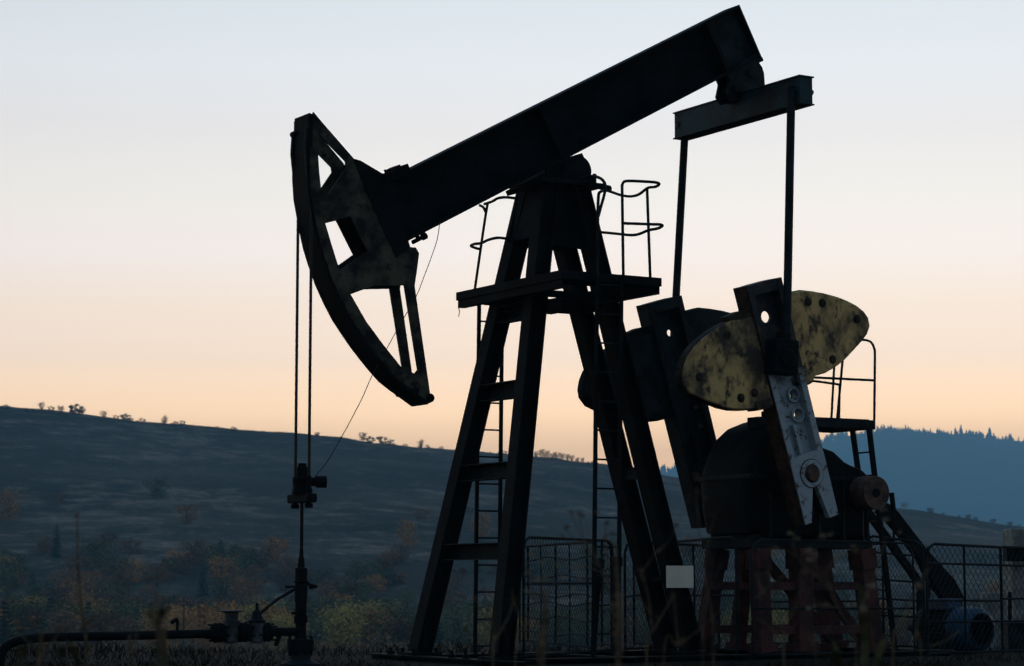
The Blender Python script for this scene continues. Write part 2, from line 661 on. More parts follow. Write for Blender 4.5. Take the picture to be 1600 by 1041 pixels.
def make_tree(style, color, H, seed, leafn=900):
    """returns (root, trunk, crown) with the crown H metres tall"""
    R_ = random.Random(seed)
    root = bpy.data.objects.new({'conifer': 'conifer_tree', 'bush': 'bush'}.get(style, 'leafy_tree'), None)
    COL.objects.link(root)
    tk, cr = MB(), MB()
    if style == 'conifer':
        tk.tube([(0, 0, -.5), (0, 0, H * .5), (0, 0, H * .97)], H * .018, 6, r2=.02)
        lv = 13
        for i in range(lv):
            t = .1 + .88 * i / lv
            rr = H * .24 * (1 - t) ** .8 + .05
            for j in range(9):
                a = j * 2 * pi / 9 + i * .7 + R_.uniform(-.2, .2)
                q_ = rr * R_.uniform(.65, 1.15)
                e = V((cos(a) * q_, sin(a) * q_, H * t - q_ * .35))
                s_ = V((-sin(a), cos(a), 0)) * q_ * .3
                c_ = V((0, 0, H * t + H * .03))
                cr.add([c_, e * .6 + c_ * .4 + s_, e, e * .6 + c_ * .4 - s_], [(0, 1, 2, 3)])
                leaves(cr, e * .65 + c_ * .35, q_ * .35, 5, H * .02, R_)
    else:
        base = .05 if style == 'bush' else .18
        tips = []
        if style == 'bush':
            for j in range(7):
                a = j * .9
                tips.append(V((cos(a) * H * .42 * R_.uniform(.3, 1), sin(a) * H * .42 * R_.uniform(.3, 1), H * R_.uniform(.1, .4))))
            for j in range(6):
                a = j * 1.3
                e = V((cos(a) * H * .35, sin(a) * H * .35, H * R_.uniform(.45, .7)))
                tk.tube([(0, 0, -.4), tuple(e * .5), tuple(e)], H * .02, 5, r2=H * .006)
                tips.append(e)
            tips.append(V((0, 0, H * .75)))
        else:
            lean = V((R_.uniform(-.05, .05) * H, R_.uniform(-.05, .05) * H, 0))
            tk.tube([(0, 0, -.6), lean * .3 + V((0, 0, H * .3)), lean + V((0, 0, H * .85))], H * .024, 7, r2=H * .006)
            nb = 12
            for j in range(nb):
                t = base + (.62) * j / nb
                a = j * 2.4 + R_.uniform(-.4, .4)
                ln = H * (.34 * (1 - abs(t - .45)) * R_.uniform(.7, 1.2)) * (.62 if style == 'tall' else 1)
                o = lean * t + V((0, 0, H * t))
                e = o + V((cos(a) * ln, sin(a) * ln, ln * .75))
                mid = o.lerp(e, .5) + V((0, 0, -ln * .06))
                tk.tube([o, mid, e], H * .010, 5, r2=H * .003)
                tips += [e, mid]
                for q_ in range(3):
                    e2 = mid.lerp(e, R_.random()) + V((R_.gauss(0, 1), R_.gauss(0, 1), R_.uniform(0, 1.5))) * ln * .25
                    tk.tube([mid.lerp(e, .3), e2], H * .005, 4, r2=H * .002)
                    tips.append(e2)
            tips.append(lean + V((0, 0, H * .92)))
        if style == 'bare':
            for e in tips:
                for _ in range(20):
                    d = V((R_.gauss(0, 1), R_.gauss(0, 1), R_.uniform(-.5, 1.6))).normalized() * H * R_.uniform(.06, .18)
                    cr.tube([e, e + d * .5 + V((0, 0, H * .008)), e + d], H * .0045, 3, r2=H * .0015)
            for e in tips:
                leaves(cr, e, H * .11, leafn // len(tips) // 2, H * .011, R_)
        else:
            for e in tips:
                leaves(cr, e, H * R_.uniform(.11, .19), leafn // len(tips), H * (.024 if style != 'bush' else .045), R_)
            if style != 'bush':        # shoots and lower growth fill the crown down the trunk
                for j in range(16):
                    a = j * 2.4
                    hh_ = H * R_.uniform(.12, .6)
                    w_ = H * (.24 if style == 'round' else .15) * R_.uniform(.3, 1)
                    leaves(cr, V((cos(a) * w_, sin(a) * w_, hh_)), H * .1, leafn // 26, H * .022, R_)
    t_o = tk.build('trunk', BARK, root)
    c_o = cr.build('crown', LM[color], root)
    return root


PROTO = {}


def plant_tree(style, color, H, u, v, label, group, seed=0, bury=0.2, leafn=900, wide=1.0, cat='tree'):
    key = (style, color, seed)
    P = CAM + RT * u + FH * v
    z = gz(P.x, P.y) - bury - H * (.05 if style in ('conifer', 'bush') else .16)
    if key not in PROTO:
        r = make_tree(style, color, 10.0, seed * 17 + hash_s(style + color), leafn)
        PROTO[key] = r
    else:
        s_ = PROTO[key]
        r = s_.copy()
        COL.objects.link(r)
        for ch in s_.children:
            c = ch.copy()
            c.parent = r
            COL.objects.link(c)
    r.location = (P.x, P.y, z)
    k = H / 10
    r.scale = (k * wide, k * wide, k)
    r.rotation_euler = (0, 0, rnd.uniform(0, 6.28))
    tag(r, label, cat, group)
    return r


def hash_s(s_):
    return sum(ord(c) * (i + 3) for i, c in enumerate(s_)) % 9973


def ucol(px, v):
    return (px - 800) / F * v


def hpx(h, v):                     # metres for h photo pixels at distance v
    return h * v / F


# skyline of the near hill
GR = 'small trees along the hill crest'
sky = [  # px, height px, style, colour, label
    (8, 9, 'bush', 'bare', 'low bare bush where the hill crest meets the photo edge', 'bush'),
    (38, 8, 'bush', 'bare', None, 'bush'), (63, 13, 'bare', 'bare', None, 'tree'), (78, 9, 'bush', 'bare', None, 'bush'),
    (93, 15, 'bare', 'bare', None, 'tree'), (50, 6, 'bush', 'bare', None, 'bush'),
    (119, 20, 'bush', 'dark', 'dense dark round tree, the darkest on the hill crest', 'tree'),
    (160, 14, 'bare', 'bare', 'bare tree standing alone just right of the dense dark round tree', 'tree'),
    (180, 8, 'bush', 'bare', None, 'bush'), (195, 13, 'bush', 'bare', None, 'bush'), (203, 8, 'bush', 'bare', None, 'bush'),
    (220, 11, 'bush', 'bare', None, 'bush'),
    (256, 17, 'tall', 'dark', 'slim upright dark tree alone on the hill crest', 'tree'),
    (272, 11, 'bush', 'bare', None, 'bush'), (284, 8, 'bush', 'bare', None, 'bush'),
    (364, 9, 'bush', 'bare', 'lone low bush on the bare stretch of hill crest', 'bush'),
    (410, 5, 'bush', 'bare', None, 'bush'),
    (495, 7, 'bush', 'bare', None, 'bush'), (510, 6, 'bush', 'bare', None, 'bush'), (532, 6, 'bush', 'brown', None, 'bush'),
    (566, 16, 'bare', 'bare', 'bare tree at the end of the clump under the horsehead', 'tree'),
    (578, 12, 'bush', 'brown', None, 'bush'), (597, 14, 'bush', 'brown', 'broad brown bush in the clump under the horsehead', 'bush'),
    (610, 10, 'bush', 'bare', None, 'bush'), (633, 7, 'bush', 'bare', None, 'bush'),
    (657, 17, 'tall', 'brown', 'slim brown tree on the crest between horsehead tip and front leg', 'tree'),
    (668, 7, 'bush', 'bare', None, 'bush'), (690, 6, 'bush', 'bare', None, 'bush'),
    (780, 8, 'bush', 'bare', None, 'bush'), (788, 7, 'bush', 'bare', None, 'bush')]
for i in range(12):
    sky.append((838 + i * 8, rnd.choice((11, 14, 15, 13)) * (1 - .035 * i), 'bare', 'bare', 'leafless tree in the row between the post legs', 'tree'))
for px, hp, st, co, lab, ct in sky:
    v = VC - rnd.uniform(5, 25)
    low = lab is None
    plant_tree(st, co, hpx(hp, v) * 1.12, ucol(px, v), v, lab or 'low leafless bush dotted along the near hill crest',
               'low bushes along the hill crest' if low else ('leafless trees seen between the post legs' if 'row between' in lab else GR),
               seed=(int(px) % 2), bury=.4, wide=1.25 if st == 'bush' else 1.05, cat=ct)
for px, hp in ((1452, 9), (1472, 5), (1497, 5), (1511, 9), (1522, 7), (1549, 9), (1575, 8), (1590, 5)):
    v = VC - 10
    plant_tree('bush', 'brown', hpx(hp, v) * 1.15, ucol(px, v), v, 'brown bush on the low ridge beyond the belt guard',
               'bushes on the low ridge', seed=int(px) % 2, bury=.3, wide=1.1, cat='bush')
for i in range(16):                # tiny scrub breaking the ridge line
    px = rnd.uniform(0, 900)
    plant_tree('bush', 'bare', hpx(rnd.uniform(2.5, 5), VC - 15), ucol(px, VC - 15), VC - 15, 'low leafless bush dotted along the near hill crest',
               'low bushes along the hill crest', seed=i % 2, bury=.3, wide=1.4, cat='bush')

# scattered trees on the lower slope, thicker on the left and near the valley
for i in range(250):
    dense = i < 200
    v = 425 + (150 if dense else 330) * rnd.random() ** 1.5
    px = (rnd.uniform(-30, 640) if i < 130 else rnd.uniform(-30, 1620)) if dense else rnd.uniform(-30, 1620)
    co, st = rnd.choice((('brown', 'round'), ('green', 'round'), ('orange', 'round'), ('green', 'bush'), ('brown', 'bush'), ('green', 'round'), ('dark', 'conifer') if i % 3 == 0 else ('brown', 'round'), ('brown', 'bush')))
    name = {'brown': 'russet', 'green': 'dull green', 'orange': 'orange', 'dark': 'dark pointed'}[co]
    kind = {'round': 'tree', 'tall': 'tree', 'bush': 'bush', 'conifer': 'conifer'}[st]
    H = rnd.uniform(4.5, 8) if st != 'bush' else rnd.uniform(2.5, 4.5)
    plant_tree(st, co, H, ucol(px, v), v, f'{name} {kind} scattered on the grassy lower slope of the hill',
               f'{name} {kind} scatter on the slope', seed=i % 2, leafn=1100, wide=1.4, cat='bush' if st == 'bush' else 'tree')
for px, y_, H, co, lab in ((637, 842, 8, 'orange', 'pinkish orange tree alone on the slope left of the front leg'),
                           (752, 830, 8, 'orange', 'orange tree alone on the slope behind the far ladder'),
                           (16, 800, 9, 'orange', 'round orange tree low on the slope at the photo edge'),
                           (91, 858, 9, 'dark', 'dark blue-green conifer rising above the valley wood')):
    v = 540 if co != 'dark' else 470
    v = 440
    while v < VC - 20:              # first spot up the slope that shows at this height
        P = CAM + RT * ucol(px, v) + FH * v
        if proj((P.x, P.y, gz(P.x, P.y)))[1] < y_ + 14:
            break
        v += 5
    H = H * v / 560
    u = ucol(px, v)
    plant_tree('conifer' if co == 'dark' else 'round', co, H, u, v, lab, None, seed=4)

# the valley wood
for i in range(190):
    px = -40 + 1680 * ((i * .618034) % 1)
    v = 330 + 120 * ((i * .37) % 1)
    w = rnd.random()
    zone = noise.noise(V((px / 110, 3.3, v / 60)))
    if zone > .12:
        co = 'gold' if w < .4 else 'orange'
    elif zone > -.12:
        co = 'green' if w < .55 else ('gold' if w < .7 else 'brown')
    else:
        co = 'green' if w < .7 else 'brown'
    st = 'tall' if w > .45 else 'round'
    if w > .93:
        co, st = 'dark', 'conifer'
    H = rnd.uniform(7, 10.5) * (.85 if px > 800 else 1)
    nm = {'orange': 'orange-leaved', 'gold': 'golden-leaved', 'green': 'dull green', 'brown': 'russet', 'dark': 'dark conifer'}[co]
    lab = f'{nm} tree of the autumn wood in the valley' if co != 'dark' else 'dark conifer in the autumn wood in the valley'
    plant_tree(st, co, H, ucol(px, v), v, lab, f'{nm} trees of the valley wood', seed=i % 3, leafn=1500, wide=1.3)
# undergrowth between the trees
mb = MB()
for i in range(5200):
    v = (60 + 240 * rnd.random()) if i % 2 else rnd.uniform(300, 450)
    u = rnd.uniform(-.27, .27) * v
    P = CAM + RT * u + FH * v
    z = gz(P.x, P.y)
    H = rnd.uniform(.8, 2.6) if v > 160 else rnd.uniform(1.6, 4.4) * (.6 + .5 * noise.noise(V((u / 9, v / 20, 1))))
    for _ in range(9):
        leaves(mb, V((P.x + rnd.gauss(0, 1.2), P.y + rnd.gauss(0, 1.2), z + H * rnd.random())), .5, 2, .14 if v < 160 else .4, rnd, mi=0 if i % 3 else 1)
tag(mb.build('undergrowth', [leafmat('scrub_leaves', (.06, .048, .026), (.15, .105, .055)), LM['brown']]),
    'dull brown and green scrub filling the valley floor', 'undergrowth', kind='stuff')

# utility poles in the valley
def pole(px, ytop, ybot, v, label):
    t = thing('utility_pole', (0, 0, 0), label, 'utility pole')
    A, B = od(px, ybot, v), od(px + .5, ytop, v)
    A.z = min(A.z, gz(A.x, A.y) - .3)
    t.location = A
    mb = MB(); mb.tube([A, B], .16, 8, r2=.11); mb.build('pole', WOOD, t)
    mb = MB(); c = B - V((0, 0, .9)); mb.bar(c - RT * 1.0, c + RT * 1.0, .1, .12); mb.build('crossarm', WOOD, t)
    return B


p1 = pole(41, 948, 1000, 300, 'thin utility pole at the wood edge, near the pipe bend')
p2 = pole(287, 935, 985, 320, 'thin utility pole at the wood edge, right of the curled weed')
mb = MB()
for k in (-.8, .8):
    pts = []
    for i in range(15):
        t = i / 14
        pts.append(p1.lerp(p2, t) + RT * k + V((0, 0, -.9 - 1.0 * 4 * t * (1 - t))))
    mb.tube(pts, .03, 4)
tag(mb.build('overhead_line', STEEL2), 'sagging overhead line strung between the two utility poles', 'power line')
for px, d0, d1 in ((444, 1015, 972), (591, 955, 938), (588, 1035, 975)):
    pass


# ================================================================== PUMPJACK
PJ = thing('pumpjack', (0, 0, 0), 'tall black oil pumpjack with raised beam and yellow counterweights', 'pumpjack')

# ---- walking beam
TH = atan(.541)
BD = V((cos(TH), 0, sin(TH)))      # along the beam
BN = V((-sin(TH), 0, cos(TH)))     # up across the beam
tail = (oy(1158, 8, -.17) + oy(1184, 90, -.17)) / 2
tail.y = 0
front = (oy(573, 300, -.17) + oy(619, 400, -.17)) / 2
L = (tail - V((front.x, 0, front.z))).dot(BD)
b0 = tail - BD * L
BH = .80
mb = MB()
mb.ibeam(b0, tail, .34, BH, BN, tw=.03, tf=.035)
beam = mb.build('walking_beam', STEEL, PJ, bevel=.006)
mb = MB()
mb.obox(tail + BD * .012, BD * .012, V((0, .168, 0)), BN * (BH / 2 - .002))
mb.build('end_plate', STEEL2, beam)
for s_ in (-1, 1):
    mb = MB()
    mb.obox(tail - BD * .62 + V((0, s_ * .098, 0)), BD * .03, V((0, .079, 0)), BN * (BH / 2 - .037))
    mb.build('stiffener', STEEL, beam)
    mb = MB()                      # doubling plate at the tail
    A = tail - BD * .29 + V((0, s_ * .06, 0))
    mb.obox(A, BD * .27, V((0, .012, 0)), BN * (BH / 2 - .04))
    mb.build('doubler_plate', STEEL2, beam)
for t_ in (2.9,):
    for s_ in (-1, 1):
        mb = MB()
        mb.obox(b0 + BD * t_ + V((0, s_ * .092, 0)), BD * .012, V((0, .074, 0)), BN * (BH / 2 - .037))
        mb.build('stiffener', STEEL, beam)
# clamps and bolts where the head meets the beam
mb = MB()
q = oy(617, 270, 0)
mb.obox((q.x, 0, q.z), BD * .13, V((0, .17, 0)), BN * .045)
mb.obox((q.x, 0, q.z) , BD * .05, V((0, .12, 0)), BN * .075)
for px, py in ((604, 266), (611, 265), (626, 262)):
    q = oy(px, py + 6, -.1)
    mb.tube([q, q + BN * .06], .016, 8)
mb.build('saddle_clamp', STEEL, beam)
mb = MB()
q = oy(654, 374, -.1)
mb.tube([q - BD * .10, q + BD * .09], .028, 8)
mb.lathe(q + BD * .06, BD, [(0, .045), (.06, .045)], 10)
mb.tube([q + BN * .1, q - BN * .02], .03, 8)
mb.build('latch_pin', STEEL, beam)

# ---- horsehead: two side plates, curved face, cross webs
HY = .21
rimf = [(490, 175), (483, 200), (481, 233), (481, 273), (483, 304), (487, 327), (491, 350), (498, 382), (506, 408), (517, 439), (530, 468),
        (544, 495), (559, 518), (572, 537), (585, 554), (601, 574), (617, 592), (632, 604), (646, 614), (669, 631)]
hub = [(676, 628), (676, 619), (672, 614), (648, 447), (652, 420), (655, 396), (650, 387), (640, 386), (612, 290), (606, 276), (560, 250), (553, 248), (499, 186)]
near_out = rimf + hub
holes = [
    [(498, 209), (540, 252), (541, 262), (514, 302), (503, 306), (499, 270), (497, 240)],
    [(508, 348), (548, 338), (575, 392), (557, 405), (531, 423), (519, 385)],
    [(548, 460), (583, 447), (632, 446), (653, 578), (648, 584), (628, 575), (600, 540), (572, 502)]]
far_out = rimf + hub[:-3] + [(560, 250), (558, 246.5), (504, 182.5)]
far_holes = [[(498, 211), (540, 254), (541, 262), (514, 302), (503, 306), (499, 270), (497, 240)], holes[1], holes[2]]
HH = thing('horsehead', (0, 0, 0), None, None)
attach(HH, PJ)
HH.parent = PJ
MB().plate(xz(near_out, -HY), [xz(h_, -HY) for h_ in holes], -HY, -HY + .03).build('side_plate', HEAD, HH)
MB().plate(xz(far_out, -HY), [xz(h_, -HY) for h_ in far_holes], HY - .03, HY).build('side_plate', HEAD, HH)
# rim and strut edge flanges give the plates body
arc = [V((p[0], 0, p[1])) for p in xz(rimf[1:], -HY)]
mb = MB()
k = len(arc)
vs, fs = [], []
for i, p in enumerate(arc):
    d = (arc[min(i + 1, k - 1)] - arc[max(i - 1, 0)]).normalized()
    nrm = V((d.z, 0, -d.x))
    if nrm.x > 0:
        nrm = -nrm
    for yy in (-HY - .004, HY + .004):
        for off in (.012, -.025):
            vs.append(p + nrm * off + V((0, yy, 0)))
for i in range(k - 1):
    a, b_ = i * 4, (i + 1) * 4
    fs += [(a, a + 2, b_ + 2, b_), (a + 1, b_ + 1, b_ + 3, a + 3), (a, b_, b_ + 1, a + 1), (a + 2, a + 3, b_ + 3, b_ + 2)]
fs += [(0, 1, 3, 2), ((k - 1) * 4, (k - 1) * 4 + 2, (k - 1) * 4 + 3, (k - 1) * 4 + 1)]
mb.add(vs, fs)
mb.build('curved_face', STEEL, HH, smooth=True)


def yweb(pa, pb, th=.02, mi=HEAD, y0=-HY + .031, y1=HY - .031, name='cross_web', par=None):
    A, B = xz([pa, pb], -HY)
    A, B = V((A[0], 0, A[1])), V((B[0], 0, B[1]))
    d = (B - A)
    nn = V((-d.z, 0, d.x)).normalized() * th / 2
    o = MB().obox((A + B) / 2 + V((0, (y0 + y1) / 2, 0)), d / 2, nn, V((0, (y1 - y0) / 2, 0)))
    return o.build(name, mi, par or HH)


yweb((558, 252), (603, 277)); yweb((640, 392), (648, 440)); yweb((585, 444), (630, 443)); yweb((668, 600), (674, 622))
yweb((560, 300), (600, 400), .03); yweb((497, 182), (485, 190))
# top cap, cable anchor, bottom stop
mb = MB()
q = oy(488, 179, -HY)
mb.obox((q.x + .02, 0, q.z - .03), V((.055, 0, -.012)), V((0, HY + .006, 0)), V((-.01, 0, .035)))
q = oy(482, 205, -HY)
mb.obox((q.x + .03, 0, q.z), V((.03, 0, 0)), V((0, HY + .006, 0)), V((0, 0, .2)))
mb.build('top_cap', STEEL, HH, bevel=.008)
mb = MB()
q = oy(460, 211, HY)
mb.lathe((q.x - .02, HY - .1, q.z), (0, 1, 0), [(0, .03), (.02, .04), (.11, .04), (.13, .03)], 14)
mb.build('anchor_pin', STEEL, HH)
mb = MB()
A = oy(672, 622, -HY)
mb.tube([(A.x, -HY - .02, A.z), (A.x, HY + .02, A.z)], .055, 12)
B = oy(646, 611, -HY)
mb.tube([(B.x + .02, -HY - .02, B.z + .0), (B.x + .02, HY + .02, B.z + .0)], .05, 12)
mb.build('bottom_stop', STEEL, HH, smooth=True)
# hinge box joining head and beam
mb = MB()
q = (oy(592, 345, -.17))
mb.obox((b0.x + .02, 0, b0.z), BD * .05, V((0, HY - .032, 0)), BN * (BH / 2 + .03))
mb.build('hinge_plate', STEEL, HH)
hp = [(553, 250), (562, 251), (606, 277), (612, 287), (640, 386), (634, 392), (619, 402), (573, 302)]
for s_ in (-1, 1):
    MB().plate(xz(hp, -HY), [], s_ * (HY + .001), s_ * (HY + .016)).build('hinge_plate', STEEL, HH)


# ---- bridle cables, carrier bar, polished rod
WX = -3.83
arcp = xz(rimf[4:9], -HY)
for yy, py in ((-.19, 744), (.19, 762)):
    pts = []
    for i, p in enumerate(arc):
        if p.x > arc[0].x + .4 or p.z < 4.6:
            break
    tops = [p + V((-.03, yy, 0)) for p in arc if p.z > 5.2]
    tang = min(tops, key=lambda p: p.x)
    zt = oy(484, py, -.19).z if yy < 0 else oy(461, py, .19).z
    line = [p for p in tops if p.z >= tang.z - .01]
    pts = line + [V((WX, yy, tang.z - .8)), V((WX, yy, (zt + tang.z) / 2)), V((WX, yy, zt))]
    mb = MB()
    mb.tube(pts, .019, 8)
    # lay of the strands, as a fine twisted ridge
    P0, P1 = pts[-3], pts[-1]
    N = 220
    hel = []
    for i in range(N):
        t = i / (N - 1)
        c = P0.lerp(P1, t)
        hel.append(c + V((cos(i * .9), sin(i * .9), 0)) * .016)
    mb.tube(hel, .0055, 4)
    mb.build('bridle_cable', CABLE, PJ, smooth=True)
CB = thing('carrier_bar', (0, 0, 0), None, None)
CB.parent = PJ
zc = oy(471, 779, 0).z
mb = MB()
mb.bar((WX, -.30, zc), (WX, .30, zc), .13, .11)
mb.bar((WX - .03, -.30, zc - .008), (WX - .03, .30, zc - .008), .05, .06)
mb.build('bar', STEEL, CB, bevel=.02)
for yy in (-.19, .19):
    mb = MB()
    z1 = oy(484, 752, -.19).z if yy < 0 else oy(461, 768, .19).z
    mb.lathe((WX, yy, zc - .12), (0, 0, 1), [(0, .05), (.05, .055), (.06, .03), (.17, .03), (.175, .045), (.225, .045), (.245, .032), (.39, .03)], 14)
    mb.build('cable_socket', STEEL, CB, smooth=True)
mb = MB()
mb.lathe((WX, 0, zc + .05), (0, 0, 1), [(0, .12), (.06, .12), (.07, .115), (.14, .115), (.145, .12), (.2, .12), (.21, .075), (.33, .07), (.34, .055), (.38, .05)], 16)
mb.build('rod_clamp', STEEL, CB, smooth=True)
mb = MB()
mb.tube([(WX + .02, -.12, zc + .2), (WX + .14, -.18, zc + .2)], .055, 10)
mb.tube([(WX + .10, -.18, zc + .2), (WX + .22, -.22, zc + .2)], .075, 10)
mb.build('clamp_bolt', STEEL, CB, smooth=True)
mb = MB()
mb.tube([(WX, 0, zc + .3), (WX, 0, oy(471, 925, 0).z)], .021, 10)
mb.build('polished_rod', STEEL2, PJ, smooth=True)

# ---- samson post
SP = thing('samson_post', (0, 0, 0), None, None)
SP.parent = PJ
FT, FB = (-.43, .22, 6.2), (-1.57, 1.01, .30)
RTp, RB = (-.02, .33, 6.2), (1.73, .29, .30)


def legline(T, B, sgn, z):
    t = (z - B[2]) / (T[2] - B[2])
    return V((B[0] + (T[0] - B[0]) * t, sgn * (B[1] + (T[1] - B[1]) * t), z))


for sgn in (1, -1):
    for T, B in ((FT, FB), (RTp, RB)):
        A, C_ = legline(T, B, sgn, .09), legline(T, B, sgn, 6.22)
        mb = MB()
        mb.ibeam(A, C_, .235, .235, (1, 0, 0) , tw=.02, tf=.022)
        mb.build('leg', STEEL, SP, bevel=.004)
        mb = MB()
        f = legline(T, B, sgn, .09)
        mb.obox((f.x, f.y, .085), (.22, 0, 0), (0, .2, 0), (0, 0, .02))
        for i in (-1, 1):
            for j in (-1, 1):
                mb.tube([(f.x + i * .17, f.y + j * .15, .08), (f.x + i * .17, f.y + j * .15, .16)], .025, 6)
        mb.obox((f.x, f.y, .26), (.02, 0, 0), (0, .18, 0), (0, 0, .1))
        mb.build('foot_plate', STEEL, SP)
for py, hh_ in ((488, 26), (611, 26), (737, 25), (862, 25)):
    # height where the front legs' midpoint projects to py
    z = 3
    for _ in range(30):
        P = (legline(FT, FB, 1, z) + legline(FT, FB, -1, z)) / 2
        z += (proj(P)[1] - py) / 118
    A, B = legline(FT, FB, 1, z), legline(FT, FB, -1, z)
    dY = V((0, .105, 0))
    mb = MB()
    h_ = hh_ / 119
    a, c, t = .09, h_ / 2, .012
    prof = [(-a, -c), (a, -c), (a, -c + t), (-a + t, -c + t), (-a + t, c - t), (a, c - t), (a, c), (-a, c)]
    mb.section(A - dY, B + dY, prof, (0, 0, 1))
    mb.build('crossbar', STEEL2, SP)
for py in (478, 740, 905):
    z = 3
    for _ in range(30):
        P = (legline(RTp, RB, 1, z) + legline(RTp, RB, -1, z)) / 2
        z += (proj(P)[1] - py) / 118
    A, B = legline(RTp, RB, 1, z), legline(RTp, RB, -1, z)
    mb = MB()
    mb.bar(A - V((0, .118, 0)), B + V((0, .118, 0)), .1, .16 if py < 900 else .06)
    mb.build('crossbar', STEEL2, SP)
# side braces between front and rear legs under the cap, gussets
for sgn in (-1, 1):
    mb = MB()
    yy = sgn * .30
    zt, zb = 6.2, 5.42
    pts = [(-.55, zt), (.13, zt), (.27, zb + .1), (.12, zb), (-.42, zb), (-.72, zb + .05)]
    if sgn < 0:
        pts = [(-.56, zt), (.10, zt), (.34, zb), (.22, zb + .06), (.08, zb - .06), (-.40, zb - .02), (-.46, zb + .08), (-.62, zb + .08)]
    mb.plate(pts, [], yy - .012, yy + .012)
    mb.build('gusset_plate', STEEL, SP)
mb = MB()
mb.add([(-.53, -.30, 6.2), (-.53, .30, 6.2), (-.68, .30, 5.48), (-.68, -.30, 5.48), (-.50, -.30, 6.2), (-.50, .30, 6.2), (-.65, .30, 5.48), (-.65, -.30, 5.48)],
       [(0, 1, 2, 3), (7, 6, 5, 4), (0, 4, 5, 1), (1, 5, 6, 2), (2, 6, 7, 3), (3, 7, 4, 0)])
mb.build('gusset_plate', STEEL, SP)
mb = MB()
mb.box((-.62, -.42, 6.19), (.34, .42, 6.25))
mb.box((-.5, -.32, 6.25), (.26, .32, 6.29))
mb.build('top_plate', STEEL, SP, bevel=.008)
mb = MB()
for xx in (-.5, .24):
    for yy in (-.34, .34):
        mb.tube([(xx, yy, 6.25), (xx, yy, 6.38)], .028, 6)
mb.tube([(.30, -.30, 6.22), (.46, -.30, 6.21)], .03, 8)
mb.lathe((.44, -.30, 6.21), (1, 0, 0), [(0, .03), (.02, .05), (.07, .045), (.09, .02)], 10)
mb.build('anchor_bolt', STEEL, SP)
mb = MB()
PV = oy(884, 272, 0)
for sgn in (-1, 1):
    y0 = .24 * sgn
    mb.lathe((PV.x, y0 - .09, PV.z), (0, 1, 0), [(0, .12), (.01, .20), (.17, .20), (.18, .12)], 30)
    mb.add([(PV.x - .26, y0 - .08, 6.29), (PV.x + .24, y0 - .08, 6.29), (PV.x + .16, y0 - .08, PV.z), (PV.x - .19, y0 - .08, PV.z),
            (PV.x - .26, y0 + .08, 6.29), (PV.x + .24, y0 + .08, 6.29), (PV.x + .16, y0 + .08, PV.z), (PV.x - .19, y0 + .08, PV.z)],
           [(0, 1, 2, 3), (7, 6, 5, 4), (0, 4, 5, 1), (1, 5, 6, 2), (2, 6, 7, 3), (3, 7, 4, 0)])
mb.lathe((PV.x, -.2, PV.z), (0, 1, 0), [(0, .1), (.4, .1)], 16)
cen = PV + V((-.28, 0, -.02))
mb.obox(cen, BD * .52, (0, .165, 0), BN * .05)
mb.obox(cen - BD * .52, BD * .10, (0, .16, 0), BN * .035)
mb.build('saddle_bearing', STEEL, PJ, smooth=True)

# ---- equalizer
EX, EZ = 2.917, 7.60
EY = 1.44
EQ = thing('equalizer', (0, 0, 0), None, None)
EQ.parent = PJ
mb = MB()
mb.bar((EX, -EY - .02, EZ), (EX, EY + .02, EZ), .22, .37)
mb.bar((EX, -EY - .04, EZ + .188), (EX, EY + .04, EZ + .188), .26, .02)
mb.bar((EX, -EY - .04, EZ - .188), (EX, EY + .04, EZ - .188), .26, .02)
mb.build('crossbeam', TEAL, EQ, bevel=.006)
for sgn in (-1, 1):
    mb = MB()
    mb.tube([(EX - .12, sgn * 1.38, EZ), (EX + .12, sgn * 1.38, EZ)], .05, 14)
    mb.tube([(EX - (.17 if sgn < 0 else .125), sgn * 1.38, EZ), (EX + .17, sgn * 1.38, EZ)], .035, 10)
    mb.build('wrist_pin', TEAL, EQ, smooth=True)
mb = MB()
zt = (tail - BN * (BH / 2) - BD * .25)
pts = xz([(1127, 121), (1131, 130), (1127, 150), (1135, 162), (1186, 148), (1185, 133), (1184, 118), (1181, 108), (1175, 100), (1176, 84), (1150, 100)], 0)
mb.plate(pts, [], -.15, -.10)
mb.plate(pts, [], .10, .15)
mb.plate([(p[0] * .7 + EX * .3, p[1]) for p in pts], [], -.06, .06)
c0 = oy(1174, 113, -.15)
mb.lathe((c0.x, -.19, c0.z), (0, 1, 0), [(0, .05), (.01, .085), (.37, .085), (.38, .05)], 18)
mb.obox((EX + .02, 0, EZ + .24), (.27, 0, 0), (0, .2, 0), (0, 0, .045))
mb.obox(tail - BN * (BH / 2 + .03) - BD * .22, BD * .26, (0, .16, 0), BN * .03)
mb.build('tail_bearing', STEEL2, EQ, bevel=.004)

# ---- cranks, counterweights, pitman rods (near side, then mirrored by depth for the far side)
CY0, CY1 = -1.30, -1.0
SH = oy(1268, 740, CY0)            # crank shaft


